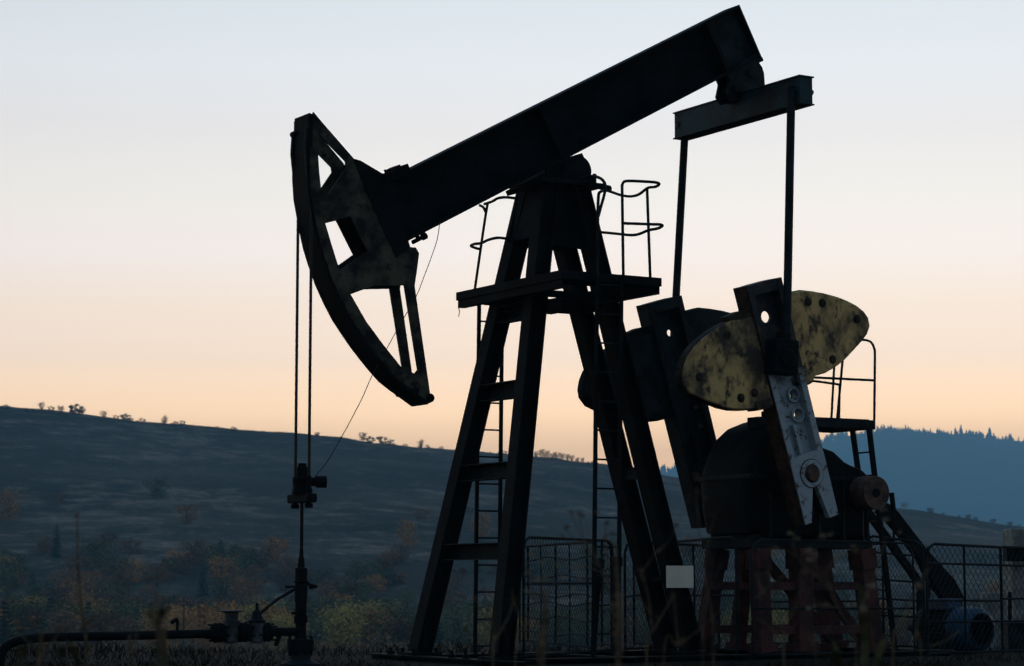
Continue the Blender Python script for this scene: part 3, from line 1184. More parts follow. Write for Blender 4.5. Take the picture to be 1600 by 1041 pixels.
def crank_set(sgn):
    """sgn -1: near crank (front face at CY0); +1: far crank, its mirror image"""
    ya, yb = (CY0, CY1) if sgn < 0 else (-CY1, -CY0)
    ck = thing('crank', (0, 0, 0), None, None)
    ck.parent = PJ
    q = lambda P: xz(P, CY0)
    TL, TR = (1167, 447), (1221, 433)
    BLp, BRp = (1259, 820), (1310, 804)
    # flanges and top
    mb = MB()
    fl = 8

    def lerp(a, b_, t):
        return (a[0] + (b_[0] - a[0]) * t, a[1] + (b_[1] - a[1]) * t)
    mb.plate(q([TL, (TL[0] + fl, TL[1] - 2), lerp((TL[0] + fl, TL[1] - 2), (BLp[0] + fl, BLp[1] - 2), .93), lerp(TL, BLp, .93)]), [], ya, yb)
    mb.plate(q([(TR[0] - fl, TR[1] + 2), TR, lerp(TR, BRp, .93), lerp((TR[0] - fl, TR[1] + 2), (BRp[0] - fl, BRp[1] + 2), .93)]), [], ya, yb)
    # curved top block
    mb.plate(q([(1175, 445), (1190, 440.5), (1205, 436.5), (1213, 434.5), (1218, 452), (1180, 462)]), [], ya + .004, yb - .004)
    # web with the row of pin holes
    ym = (ya + yb) / 2
    hs = []
    for px, py, r in ((1197.4, 495, .082), (1228, 578, .075), (1238, 617, .075), (1245, 648, .08)):
        c = oy(px, py, CY0 + .12)
        hs.append((c.x + (.05 if sgn > 0 else 0), c.z, r if sgn < 0 else r * .62))
    shc = (SH.x, SH.z)
    mb.plate(q([(1175, 460), (1218, 450), lerp(TR, BRp, .80), lerp(TL, BLp, .80)]), [circ(*h_) for h_ in hs], ym - .025, ym + .025)
    for cx, cz, r in hs[2:]:
        N = 22
        for k in range(N):
            a0, a1 = 2 * pi * k / N, 2 * pi * (k + 1) / N
            ring = [(cx + rr * cos(a), cz + rr * sin(a)) for rr, a in ((r, a0), (r + .028, a0), (r + .028, a1), (r, a1))]
            v0 = [(p[0], ym - .07, p[1]) for p in ring] + [(p[0], ym + .07, p[1]) for p in ring]
            mb.add(v0, [(0, 1, 2, 3), (7, 6, 5, 4), (0, 4, 5, 1), (1, 5, 6, 2), (2, 6, 7, 3), (3, 7, 4, 0)])
    # stiffening rib down the middle
    mb.plate(q([(1243, 664), (1248, 663), (1262, 716), (1257, 718)]), [], ya + .05, yb - .05)
    # solid hub block with split jaws
    mb.plate(q([lerp(TL, BLp, .735), (1252, 712), (1262, 706), (1275, 704), lerp(TR, BRp, .735), BRp, (1296, 809), (1275, 756),
                (1270, 756), (1268, 817), BLp]),
             [circ(shc[0], shc[1], .125, 24)], ya - .004, ya + .08)
    mb.build('crank_arm', CR if sgn < 0 else STEEL2, ck)
    # rusted outer edge of the arm, and the dark core behind the split jaws
    mb = MB()
    E0, E1 = xz([TL, BLp], CY0)
    dE = V((E1[0] - E0[0], 0, E1[1] - E0[1]))
    nE = V((dE.z, 0, -dE.x)).normalized() * .004
    if nE.x > 0:
        nE = -nE
    cE = V(((E0[0] + E1[0]) / 2, (ya + yb) / 2 + .006, (E0[1] + E1[1]) / 2))
    mb.obox(cE + nE, dE / 2, nE, (0, .14, 0))
    mb.build('rusted_edge', EDGE if sgn < 0 else STEEL2, ck)
    mb = MB()
    mb.plate(q([lerp(TL, BLp, .74), (1252, 714), (1262, 708), (1275, 706), lerp(TR, BRp, .74), (1307, 801), (1299, 803), (1280, 762), (1268, 762), (1266, 811), (1260, 815)]), [], ya + .085, yb)
    mb.build('jaw_core', STEEL2, ck)
    out = ya if sgn < 0 else yb
    mb = MB()
    s_ = -1 if sgn < 0 else 1
    mb.lathe((SH.x, out, SH.z), (0, s_, 0), [(-.2, .11), (.02, .11), (.03, .10), (.05, .10), (.052, .04), (.056, .01)], 24)
    mb.build('shaft_end', RUST, ck, smooth=True)
    mb = MB()
    mb.lathe((SH.x, out, SH.z), (0, s_, 0), [(.0, .185), (.018, .185), (.019, .126), (0.0, .126)], 30)
    mb.build('hub_ring', CR, ck)
    mb = MB()
    mb.lathe((SH.x, out, SH.z), (0, s_, 0), [(.0, .198), (.008, .198), (.008, .184), (0, .184)], 30)
    mb.build('hub_seam', EDGE, ck)
    # counterweights
    wy0, wy1 = (ya + .03, yb - .06) if sgn < 0 else (ya + .06, yb - .03)
    left = [(1184, 492), (1165, 497), (1144, 500), (1128, 508), (1114, 517), (1099, 529), (1086, 542), (1076, 557), (1070, 573), (1068, 588), (1070, 601), (1080, 615), (1098, 624),
            (1119, 631), (1134, 637), (1150, 640.5), (1165, 641), (1182, 640), (1214, 634), (1205, 600)]
    right = [(1222, 462), (1240, 456), (1256, 452), (1274, 454), (1291, 457), (1310, 462), (1328, 469), (1343, 477), (1354, 486), (1361, 496), (1363.5, 509),
             (1359, 522), (1350, 534), (1337, 548), (1325, 561), (1312, 572), (1294, 583), (1275, 588), (1272, 597), (1260, 603), (1250, 590)]
    for side, P, hl in ((0, left, [(1092, 590), (1135, 524), (1157, 622), (1178, 614)]), (1, right, [(1284, 474), (1338, 499), (1300, 562), (1262, 472)])):
        mb = MB()
        X = q(P)
        cx = sum(p[0] for p in X) / len(X)
        cz = sum(p[1] for p in X) / len(X)
        inner = [(cx + (p[0] - cx) * .955, cz + (p[1] - cz) * .955) for p in X]
        # chamfered slab
        k = len(X)
        mid_ = [(cx + (p[0] - cx) * .985, cz + (p[1] - cz) * .985) for p in X]
        ys = (wy0, wy0 + .02, wy0 + .06, wy1 - .03, wy1)
        rings = [inner, mid_, X, X, inner]
        vs = [(p[0], y, p[1]) for y, R_ in zip(ys, rings) for p in R_]
        fs = [(r * k + i, r * k + (i + 1) % k, (r + 1) * k + (i + 1) % k, (r + 1) * k + i) for r in range(4) for i in range(k)]
        mb.add(vs, fs[:k], 0)
        mb.add(vs, fs[k:], 1)
        mb.add(vs[:k], [tuple(range(k))], 0)
        mb.add(vs[4 * k:], [tuple(range(k))[::-1]], 0)
        for px, py in hl:          # bolt heads on flat dark discs that paint in the shade of recesses
            c = oy(px, py, CY0 + .04)
            fy = wy0 if sgn < 0 else wy1
            mb.lathe((c.x, fy, c.z), (0, s_, 0), [(-.02, .062), (.004, .062), (.005, .036), (.022, .034), (.023, .004)], 16, 1)
        blk = [(1141, 494), (1158, 486), (1178, 482), (1182, 502), (1144, 506)] if side == 0 else [(1258, 590), (1272, 588), (1273, 598), (1258, 605), (1250, 600)]
        mb.plate(q(blk), [], wy0 + .02, wy1 - .02, 1)
        if side == 0:
            mb.plate(q([(1181, 628), (1203, 622), (1205, 637), (1184, 642)]), [], wy0 - .03, wy1 - .02, 1)
        cw = mb.build('counterweight', [YEL, CWEDGE] if sgn < 0 else [STEEL2, STEEL], ck)  # far weights take plain dark steel instead of the yellow
        if sgn > 0:
            cw['label'] = 'dark counterweight on the far crank'
    # pitman rod
    PYc = -1.42 * -sgn
    pm = thing('pitman_arm', (0, 0, 0), None, None)
    pm.parent = PJ
    low = oy(1227, 545, -1.42)
    if sgn > 0:
        low.x += .15
    mb = MB()
    TX = EX - .17 if sgn < 0 else EX
    topz = EZ + .05 if sgn < 0 else EZ - .15
    mb.tube([(low.x + .02, PYc, low.z), (TX + .0, 1.36 * sgn, topz)], .056, 16)
    mb.build('rod', STEEL2, pm, smooth=True)
    mb = MB()
    c = oy(1223, 558, -1.42)
    ax = (V((TX, PYc, topz)) - V((low.x, PYc, low.z))).normalized()
    sx = V((0, 1, 0)).cross(ax)
    d0 = V((c.x, PYc, c.z))
    cc = d0 + V((0, -s_ * .02, 0))
    mb.obox(cc, sx * .19, (0, .12, 0), ax * .23)
    mb.lathe((c.x, cc.y + s_ * .12, c.z - .02), (0, s_, 0), [(0, .13), (.03, .13), (.04, .1), (.045, .02)], 20)
    mb.lathe((c.x, out, c.z - .02), (0, s_, 0), [(-.16, .1), (.05, .1)], 20)
    mb.bar(d0 + ax * .2, d0 + ax * .33, .15, .15, (0, 1, 0))
    mb.build('crank_bearing', STEEL, pm, bevel=.02)
    return ck


crank_set(-1)
crank_set(1)

# ---- gearbox
GB = thing('gearbox', (0, 0, 0), None, None)
GB.parent = PJ
GY = .72
mb = MB()
GY = .60
domeL = [(1122, 846), (1097, 835), (1091, 800), (1088, 757), (1092, 735), (1101, 708), (1113, 686), (1129, 671), (1150, 662), (1170, 657)]
domeR = [(1270, 670), (1286, 697), (1305, 704), (1314, 712), (1323, 721), (1334, 727), (1345, 731), (1354, 736), (1362, 744), (1366, 760), (1362, 790), (1356, 806), (1356, 846)]
X = xz(domeL, GY) + xz(domeR, -GY)
k = len(X)
cx = sum(p[0] for p in X) / k
cz = sum(p[1] for p in X) / k
scl = lambda f_: [(cx + (p[0] - cx) * f_, cz + (p[1] - cz) * f_) for p in X]
ys = (-GY, -GY + .03, -GY + .10, -GY + .2, GY - .2, GY - .10, GY - .03, GY)
rg = [scl(f_) for f_ in (.90, .95, .985, 1, 1, .985, .95, .90)]
vs = [(p[0], y, p[1]) for y, R_ in zip(ys, rg) for p in R_]
fs = [(r * k + i, r * k + (i + 1) % k, (r + 1) * k + (i + 1) % k, (r + 1) * k + i) for r in range(7) for i in range(k)]
mb.add(vs, fs)
mb.add(vs[:k], [tuple(range(k))])
mb.add(vs[7 * k:], [tuple(range(k))[::-1]])
mb.build('housing', STEEL, GB, smooth=True)
mb = MB()
z_ = oy(1230, 745, -GY).z
x0, x1 = X[2][0] - .04, oy(1350, 745, -GY).x
mb.box((x0, -GY - .06, z_ - .03), (x1, GY + .06, z_ + .03))
for i in range(9):
    xx = x0 + .1 + (x1 - x0 - .2) * i / 8
    for yy in (-GY - .035, GY + .035):
        mb.tube([(xx, yy, z_ - .07), (xx, yy, z_ + .07)], .018, 6)
mb.build('split_flange', STEEL2, GB)
mb = MB()
a = oy(1190, 654, -.3)
mb.box((a.x - .10, -.36, a.z - .14), (a.x + .5, -.10, a.z + .02))
mb.tube([(a.x + .03, -.3, a.z), (a.x + .03, -.3, a.z + .1)], .03, 8)
mb.build('inspection_cover', STEEL2, GB, bevel=.01)
for yy, s_ in ((-GY, -1), (GY, 1)):
    mb = MB()
    mb.lathe((SH.x, yy, SH.z), (0, s_, 0), [(0, .30), (.06, .28), (.07, .2), (.10, .12), (.32, .115)], 28)
    mb.build('output_shaft', STEEL, GB, smooth=True)
mb = MB()
for i in range(5):
    xx = X[1][0] + .25 + i * .42
    mb.box((xx - .02, -GY - .05, X[0][1] + .03), (xx + .02, -GY + .01, z_ - .031))
mb.build('rib', STEEL2, GB)
# brake drum on the near end of the input shaft
DC = oy(1369, 770, -1.0)
mb = MB()
mb.lathe((DC.x, -1.0, DC.z), (0, 1, 0), [(0.0, .19), (-.012, .225), (.02, .232), (.30, .232), (.32, .20)], 36)
mb.lathe((DC.x, -.68, DC.z), (0, 1, 0), [(0, .11), (1.6, .11)], 18)
mb.build('brake_drum', RUST, GB, smooth=True)
mb = MB()
mb.lathe((DC.x, -1.03, DC.z), (0, 1, 0), [(0, .055), (.02, .06), (.03, .06)], 18)
mb.build('shaft_end', STEEL, GB, smooth=True)
# brake lever
mb = MB()
a, b_, c = oy(1393, 770, -.9), oy(1396, 792, -.9), oy(1397, 868, -.9)
mb.tube([c, b_], .016, 8)
mb.bar(b_ - V((0, 0, .05)), a + V((0, 0, 0)), .05, .05)
mb.build('brake_lever', STEEL, GB)

# ---- gearbox stand
GS = thing('gearbox_stand', (0, 0, 0), None, None)
GS.parent = PJ
mb = MB()
zt = oy(1240, 850, -.55).z
xl, xr = oy(1172, 850, -.55).x, oy(1362, 850, -.55).x
mb.box((xl, -.57, zt - .06), (xr, .57, zt + .06))
mb.box((xl + .12, -.52, zt + .06), (xr - .1, .52, zt + .2))
mb.build('top_frame', STEEL2, GS, bevel=.01)


def sleg(p0, p1, y, w=.17):
    A, B = oy(p0[0], p0[1], y), oy(p1[0], p1[1], y)
    A.z = zt - .061
    B.z = .07
    m_ = MB()
    m_.bar(B, A, w * 1.1, w * 1.15, (1, 0, 0))
    m_.bar(A - (A - B).normalized() * .28, A, w * 1.5, w * 1.35, (1, 0, 0))
    m_.bar(B, B + (A - B).normalized() * .1, w * 1.7, w * 1.6, (1, 0, 0))
    m_.build('leg', RED, GS, bevel=.004)
    return A, B


for y in (-.5, .5):
    L_ = []
    if y < 0:
        for p0, p1, w in (((1184, 860), (1193, 1020), .18), ((1252, 860), (1252, 1020), .22), ((1346, 860), (1365, 1020), .2)):
            L_.append(sleg(p0, p1, y, w))
    else:
        for p0, p1, w in (((1122, 862), (1099, 1015), .17), ((1166, 862), (1152, 1015), .15), ((1278, 862), (1302, 1015), .2)):
            L_.append(sleg(p0, p1, y, w))
    for py in (916, 986):
        z = oy(1240, py, -.85).z
        P = [a_.lerp(b_, (a_.z - z) / (a_.z - b_.z)) for a_, b_ in L_]
        for a_, b_ in zip(P[:-1], P[1:]):
            MB().bar(a_ + V((.08, 0, 0)), b_ - V((.08, 0, 0)), .12, .11).build('crossbar', RED, GS)
    a_, b_ = L_[1][0].copy(), L_[2][1].copy()
    MB().bar(a_ + V((.1, .12 if y < 0 else -.12, -.02)), b_ + V((-.1, .12 if y < 0 else -.12, .1)), .12, .10, (0, 1, 0)).build('diagonal_brace', RED, GS)
for px in (1184, 1346):
    A = oy(px, 916, -.5)
    MB().bar((A.x, -.41, A.z), (A.x - .1, .41, A.z), .1, .1).build('crossbar', RED, GS)

# ---- belt guard and drive on the far side
mb = MB()
gy = .95
dep = [(1384, 786), (1400, 800), (1447, 861), (1470, 886), (1485, 902), (1493, 915), (1499, 928), (1506, 940), (1474, 940), (1468, 930), (1453, 912), (1436, 876),
       (1410, 842), (1388, 816), (1370, 800)]
mb.plate(xz(dep, .5), [], .44, .58)
mb.build('belt_guard', STEEL, PJ, bevel=.01)
mb = MB()
A, B = oy(1350, 792, .5), oy(1437, 912, .5)
mb.bar(A, B, .1, .09, (0, 1, 0))
mb.bar(oy(1437, 905, .5), oy(1437, 1020, .5), .07, .07, (0, 1, 0))
mb.bar(oy(1450, 905, .5), oy(1450, 1020, .5), .05, .05, (0, 1, 0))
mb.build('guard_brace', STEEL, PJ)

# ---- service platform around the post
PL = thing('service_platform', (0, 0, 0), None, None)
PL.parent = PJ
PZ = 4.86
PX0, PX1, PY0, PY1 = -1.09, .42, -1.62, 1.02
mb = MB()
th = .11
e = .06
mb.box((PX0, PY0, PZ - th), (PX1, PY0 + e, PZ))
mb.box((PX0, PY1 - e, PZ - th), (PX1, PY1, PZ))
mb.box((PX0, PY0 + e, PZ - th), (PX0 + e, PY1 - e, PZ))
mb.box((PX1 - e, PY0 + e, PZ - th), (PX1, PY1 - e, PZ))
mb.build('edge_channel', STEEL, PL, bevel=.004)
mb = MB()
mb.box((PX0 + e + .001, PY0 + e + .001, PZ - .06), (PX1 - e - .001, PY0 + .78, PZ - .01))
mb.box((PX0 + e + .001, PY0 + .782, PZ - .06), (-.52, PY1 - e - .001, PZ - .01))
mb.build('deck_plate', STEEL2, PL)
mb = MB()
mb.box((PX0 + .02, PY0 + .02, PZ - .21), (PX0 + .04, PY1 - .02, PZ - th - .003))
mb.box((PX0 + .04, PY0 + .02, PZ - .21), (PX0 + .12, PY1 - .02, PZ - .195))
mb.box((PX1 - .04, PY0 + .02, PZ - .21), (PX1 - .02, PY1 - .02, PZ - th - .003))
mb.box((PX1 - .12, PY0 + .02, PZ - .21), (PX1 - .04, PY1 - .02, PZ - .195))
mb.box((-.75, -.5, PZ - .3), (-.65, .5, PZ - th - .003))
mb.box((-.9, -.62, PZ - .2), (.5, -.56, PZ - th - .004))
mb.box((-.9, .56, PZ - .2), (.5, .62, PZ - th - .004))
a = oy(882, 478, .3)
mb.box((a.x - .18, .1, a.z - .08), (a.x + .2, .5, a.z + .06))
mb.build('support_bracket', STEEL, PL)
mb = MB()
X1 = PX1 - .02
Yn = PY0 + .02
R_ = .019


def xp(px, py, x=X1):
    return on(0, x, px, py)


def tubes(par, name, runs, r=R_, m_=STEEL2):
    for pts in runs:               # every rail and post is a piece of its own
        MB().tube(smooth_line(pts, 5) if len(pts) > 2 else pts, r, 8).build(name, m_, par, smooth=True)


crn = oy(1030, 288, Yn)
tubes(PL, 'guard_rail', [
    [oy(972, 296, Yn), oy(973, 287, Yn), oy(980, 283, Yn), oy(1010, 284, Yn), oy(1026, 285.5, Yn), crn, xp(1024, 292), xp(1012, 294), xp(998, 304), xp(985, 307),
     oy(970, 305, -.9), oy(952, 299, -.8), oy(945, 297, -.8)],
    [oy(974, 349, Yn), oy(1015, 350.5, Yn), oy(1031, 351, Yn), oy(1035, 353, Yn), xp(1028, 357), xp(1013, 360), xp(998, 366), xp(985, 367.5), oy(965, 365.5, -.9), oy(939, 363, -.8)]])
tubes(PL, 'rail_post', [[oy(972, 288, Yn), oy(974, 436, Yn)], [xp(1011, 294), xp(1016, 434)]])
X0 = PX0 + .02
Yf = PY1 - .02
tubes(PL, 'guard_rail', [
    [oy(749, 321, Yf), oy(755, 324, Yf), oy(759, 332, Yf)],
    [xp(757, 319, X0), xp(769, 315, X0), xp(778, 310, X0), oy(790, 308.5, .3), oy(806, 310, .3)],
    [oy(752, 390, Yf), oy(744, 388, Yf), oy(736, 384.5, Yf), xp(741, 381.5, X0), xp(752, 380, X0), xp(763, 375, X0), xp(775, 372, X0), oy(784, 372, .3), oy(796, 374, .3)]])
tubes(PL, 'rail_post', [[oy(762, 318, Yf - .01), oy(757, 348, Yf - .01), oy(742, 452, Yf - .01)]])

# ladders
def ladder(xl, xr, ytop, ybot, y, rungs, label=None, par=PJ, rw=.045):
    t = thing('access_ladder', (0, 0, 0), label, None)
    t.parent = par
    for (pt, pb) in (xl, xr):
        MB().bar(oy(pt, ytop, y), oy(pb, ybot, y), rw, .035, (0, 1, 0)).build('rail', STEEL, t)
    A0, A1 = oy(xl[0], ytop, y), oy(xl[1], ybot, y)
    B0, B1 = oy(xr[0], ytop, y), oy(xr[1], ybot, y)
    for py in rungs:
        z = oy((xl[0] + xr[0]) / 2, py, y).z
        ta = (A0.z - z) / (A0.z - A1.z)
        MB().tube([A0.lerp(A1, ta), B0.lerp(B1, (B0.z - z) / (B0.z - B1.z))], .012, 6).build('rung', STEEL2, t)
    return t


ladder((749, 742), (785, 779), 455, 1028, PY1 + .05, [461 + 42.2 * i for i in range(14)])
ladder((933, 927), (971, 966), 434, 1028, PY0 - .05, [446 + 45.4 * i for i in range(13)] )
tubes(PJ, 'ladder_handrail', [
    [oy(905, 279, -.9), oy(915, 276.5, -1.1), oy(930, 276, -1.3), oy(941, 281, -1.5), oy(946, 291, PY0 - .05), oy(944, 305, PY0 - .05), oy(939, 323, PY0 - .05), oy(935, 338, PY0 - .05)],
    [oy(933.5, 436, PY0 - .05), oy(934, 380, PY0 - .06), oy(934, 345, PY0 - .07), oy(935, 308, PY0 - .07), oy(938, 300, PY0 - .07), oy(946, 297.5, -1.4)]], .02)

# ---- rear service platform
RP = thing('rear_platform', (0, 0, 0), None, None)
RP.parent = PJ
ry = -.15
c1, c2 = oy(1368, 657, ry), oy(1368, 670, ry)
xr_, zt_ = c1.x, c1.z
x_l = oy(1245, 652, ry).x
mb = MB()
mb.box((x_l, ry, zt_ - .13), (xr_, ry + .95, zt_))
mb.box((x_l + .06, ry + .06, zt_ + .0), (xr_ - .06, ry + .9, zt_ + .015))
mb.build('deck', STEEL2, RP, bevel=.006)
tubes(RP, 'guard_rail', [
    [oy(1366, 657, ry), oy(1367, 560, ry), oy(1366, 545, ry), oy(1361, 535, ry), oy(1352, 531.5, ry), oy(1340, 531, ry), oy(1290, 529, ry)],
    [oy(1366, 594.5, ry), oy(1230, 588, ry)],
    [oy(1308, 655, ry), oy(1316, 569, ry), oy(1319, 532, ry)],
    [oy(1299, 655, ry + .9), oy(1303, 581, ry + .9), oy(1305, 545, ry + .9)],
    [oy(1311, 601, ry + .9), oy(1275, 596, ry + .9), oy(1220, 590, ry + .9)],
    [oy(1311, 655, ry + .9), oy(1312, 601, ry + .9)]], .018)
lad = thing('access_ladder', (0, 0, 0), None, None)
lad.parent = PJ
A0, A1 = oy(1332, 672, ry + .46), oy(1380, 1020, ry + .46)
B0, B1 = oy(1358, 670, ry), oy(1399, 1020, ry)
MB().bar(A0, A1, .06, .06, (0, 1, 0)).build('rail', STEEL, lad)
MB().bar(B0, B1, .06, .06, (0, 1, 0)).build('rail', STEEL, lad)
mb = MB()
for i in range(9):
    z = oy(1360, 706 + i * 36, ry).z
    MB().tube([A0.lerp(A1, (A0.z - z) / (A0.z - A1.z)), B0.lerp(B1, (B0.z - z) / (B0.z - B1.z))], .012, 6).build('rung', STEEL2, lad)
mb = MB()
for xx in (x_l + .1,):
    for yy in (ry + .05, ry + .9):
        mb.bar((xx, yy, .15), (xx, yy, zt_ - .131), .06, .06)
mb.build('post', STEEL, RP)

# ---- skid base
mb = MB()
for sgn in (-1, 1):
    mb.ibeam((-1.95, sgn * 1.02, .005), (5.6, sgn * 1.02, .005), .22, .13, (0, 0, 1), tw=.03, tf=.02)
for xx in (-1.82, .2, 1.9, 3.6, 5.4):
    mb.ibeam((xx, -1.95 if xx < 0 else -1.3, .008), (xx, 1.95 if xx < 0 else 1.3, .008), .2, .125, (0, 0, 1), tw=.03, tf=.02)
mb.build('skid_base', STEEL, PJ)
mb = MB()
for px, py in ((611, 1012), (706, 1016), (728, 1013)):
    q = on(0, -1.82, px, py)
    mb.tube([q, V((q.x, q.y, .02))], .022, 6)
    mb.lathe((q.x, q.y, .07), (0, 0, 1), [(0, .05), (.045, .05)], 6)
mb.build('anchor_bolt', STEEL, PJ)
# concrete pad below the skid
PAD = MB()
PAD.box((-2.4, -2.3, -.35), (7.2, 2.3, -.058))
tag(PAD.build('concrete_pad', PADM), kind='structure')

# ---- slack wire from the beam to the carrier bar
wp = [(687, 350), (683, 375), (674, 402), (662, 434), (651, 462), (634, 492), (618, 520), (600, 553), (581, 588), (566, 622), (549, 655), (531, 688), (511, 722), (493, 744), (488, 752)]
pts = []
for i, p in enumerate(wp):
    pts.append(oy(p[0], p[1], -.17 + .0 * i))
mb = MB(); mb.tube(smooth_line(pts, 4), .0055, 5)
wire = mb.build('control_wire', CABLE, PJ)
mb = MB()
q = oy(716, 481, PY0 + .3)
mb.tube([on(0, PX0, 716, 478), on(0, PX0, 718, 487), on(0, PX0, 716.5, 495)], .006, 4)
mb.build('loose_wire', CABLE, PL)

# ---- electric motor
MY = -.9
mc = oy(1534, 984, MY)
MO = thing('electric_motor', (mc.x, MY + .6, .1), 'blue electric motor low on the skid below the belt guard', 'electric motor')
mb = MB()
mb.lathe((mc.x, MY, mc.z), (0, 1, 0), [(0, .16), (.0, .22), (.03, .285), (.08, .315), (.42, .315), (.425, .27)], 36)
mb.build('fan_cover', BLUE, MO, smooth=True)
mb = MB()
for r in (.05, .085, .12, .155, .19, .22):
    mb.lathe((mc.x, MY - .006, mc.z), (0, 1, 0), [(0, r), (0, r + .012), (.006, r + .012), (.006, r)], 30)
for k in range(8):
    a = k * pi / 4
    mb.bar((mc.x, MY - .005, mc.z), (mc.x + cos(a) * .23, MY - .005, mc.z + sin(a) * .23), .01, .008, (0, 1, 0))
mb.build('fan_grille', STEEL2, MO)
mb = MB()
mb.lathe((mc.x, MY + .425, mc.z), (0, 1, 0), [(0, .25), (.62, .25), (.63, .3), (.72, .3), (.76, .12), (1.1, .05)], 30)
for k in range(28):
    a = k * 2 * pi / 28
    c = V((cos(a), 0, sin(a)))
    mb.obox(V((mc.x, MY + .74, mc.z)) + c * .27, c * .03, (0, .29, 0), c.cross(V((0, 1, 0))) * .006)
mb.build('ribbed_body', STEEL2, MO)
mb = MB()
q = oy(1490, 946, MY + .75)
mb.box((mc.x - .20, MY + .50, mc.z + .27), (mc.x + .12, MY + .95, mc.z + .43))
mb.build('terminal_box', BLUE, MO, bevel=.015)
mb = MB()
for yy in (MY + .5, MY + .95):
    for sx in (-1, 1):
        mb.box((mc.x + sx * .22 - .07, yy - .06, .05), (mc.x + sx * .22 + .07, yy + .06, mc.z - .16))
mb.build('foot', STEEL2, MO)
mb = MB()
mb.tube(smooth_line([V((mc.x - .1, MY + .5, mc.z + .3)), V((mc.x - .32, MY + .42, mc.z + .15)), V((mc.x - .36, MY + .4, mc.z - .1)), V((mc.x - .2, MY + .3, mc.z - .3)), V((mc.x - .3, MY - .2, .0))], 6), .013, 6)
mb.build('power_cable', STEEL2, MO)

# ---- sign plate on the rear leg
sy = -.46
a, b_ = oy(1041, 884, sy), oy(1083.5, 918.5, sy)
sg = MB().box((a.x, sy - .004, b_.z), (b_.x, sy + .004, a.z)).build('blank_sign', SIGN)
tag(sg, 'blank pale grey rectangular sign hung on the rear leg', 'sign')

# ================================================================== WELLHEAD
WH = thing('wellhead', (WX, 0, 0), 'dark wellhead stack with stuffing box under the polished rod', 'wellhead')
zz = lambda py: oy(469, py, 0).z
mb = MB()
mb.lathe((WX, 0, 0), (0, 0, 1), [(-.15, .26), (zz(1037), .24), (zz(1030), .13), (zz(1006), .12), (zz(1005), .13)], 24)
mb.build('casing', STEEL2, WH, smooth=True)
mb = MB()
mb.lathe((WX, 0, 0), (0, 0, 1), [(zz(1018), .135), (zz(1017), .165), (zz(999), .165), (zz(998), .10)], 24)
for k in range(8):
    a = k * pi / 4
    mb.tube([(WX + cos(a) * .14, sin(a) * .14, zz(1024)), (WX + cos(a) * .14, sin(a) * .14, zz(994))], .016, 6)
mb.build('flange', STEEL, WH, smooth=True)
mb = MB()
mb.lathe((WX, 0, 0), (0, 0, 1), [(zz(1000), .07), (zz(974), .065), (zz(973), .082), (zz(963), .085), (zz(962), .07), (zz(941), .07), (zz(940), .078), (zz(916), .082), (zz(912), .072),
                                (zz(910), .088), (zz(908), .088), (zz(907), .075), (zz(888), .075), (zz(887), .045), (zz(872), .036), (zz(871), .028), (zz(858), .022)], 20)
mb.build('stuffing_box', STEEL, WH, smooth=True)
mb = MB()
z_ = zz(917)
mb.tube([(WX - .21, 0, z_), (WX - .06, 0, z_)], .014, 8)
mb.tube([(WX + .06, 0, z_ + .06), (WX + .12, 0, z_ + .02), (WX + .21, 0, z_)], .02, 8)
mb.lathe((WX + .14, 0, z_ - .03), (0, 0, 1), [(0, .03), (.05, .035)], 8)
mb.tube([(WX - .12, 0, zz(958)), (WX - .05, 0, zz(958))], .018, 8)
mb.tube([(WX - .03, -.09, z_), (WX - .03, .09, z_)], .02, 8)
mb.build('gland_bolt', STEEL, WH)
mb = MB()
mb.tube([oy(460, 921, 0), oy(433, 937, 0), oy(407, 958, 0)], .019, 8)
mb.build('bypass_pipe', STEEL2, WH, smooth=True)

FL = thing('flow_line', (WX - 2, 0, 0), 'dark horizontal flow pipe with two valves running off from the wellhead', 'pipeline')
pts = [oy(470, 987, 0), oy(400, 988.5, 0), oy(300, 991, 0), oy(200, 993.5, 0), oy(100, 995.5, 0), oy(60, 997.5, 0), oy(32, 1001, 0), oy(15, 1007, 0), oy(5, 1016, 0), oy(1, 1030, 0), oy(0, 1060, 0)]
mb = MB(); mb.tube(smooth_line(pts, 5), .052, 14)
mb.build('pipe', STEEL, FL, smooth=True)
mb = MB()
for px in (340, 379, 415):
    q = oy(px, 989 - (px - 340) * .015, 0)
    for k in (-1, 1):
        mb.lathe((q.x + k * .035, 0, q.z), (k, 0, 0), [(-.03, .115), (.0, .12), (.03, .105), (.05, .07)], 20)
    for k in range(6):
        a = k * pi / 3 + .3
        mb.tube([(q.x - .12, cos(a) * .095, q.z + sin(a) * .095), (q.x + .12, cos(a) * .095, q.z + sin(a) * .095)], .012, 6)
mb.build('flange', STEEL, FL, smooth=True)
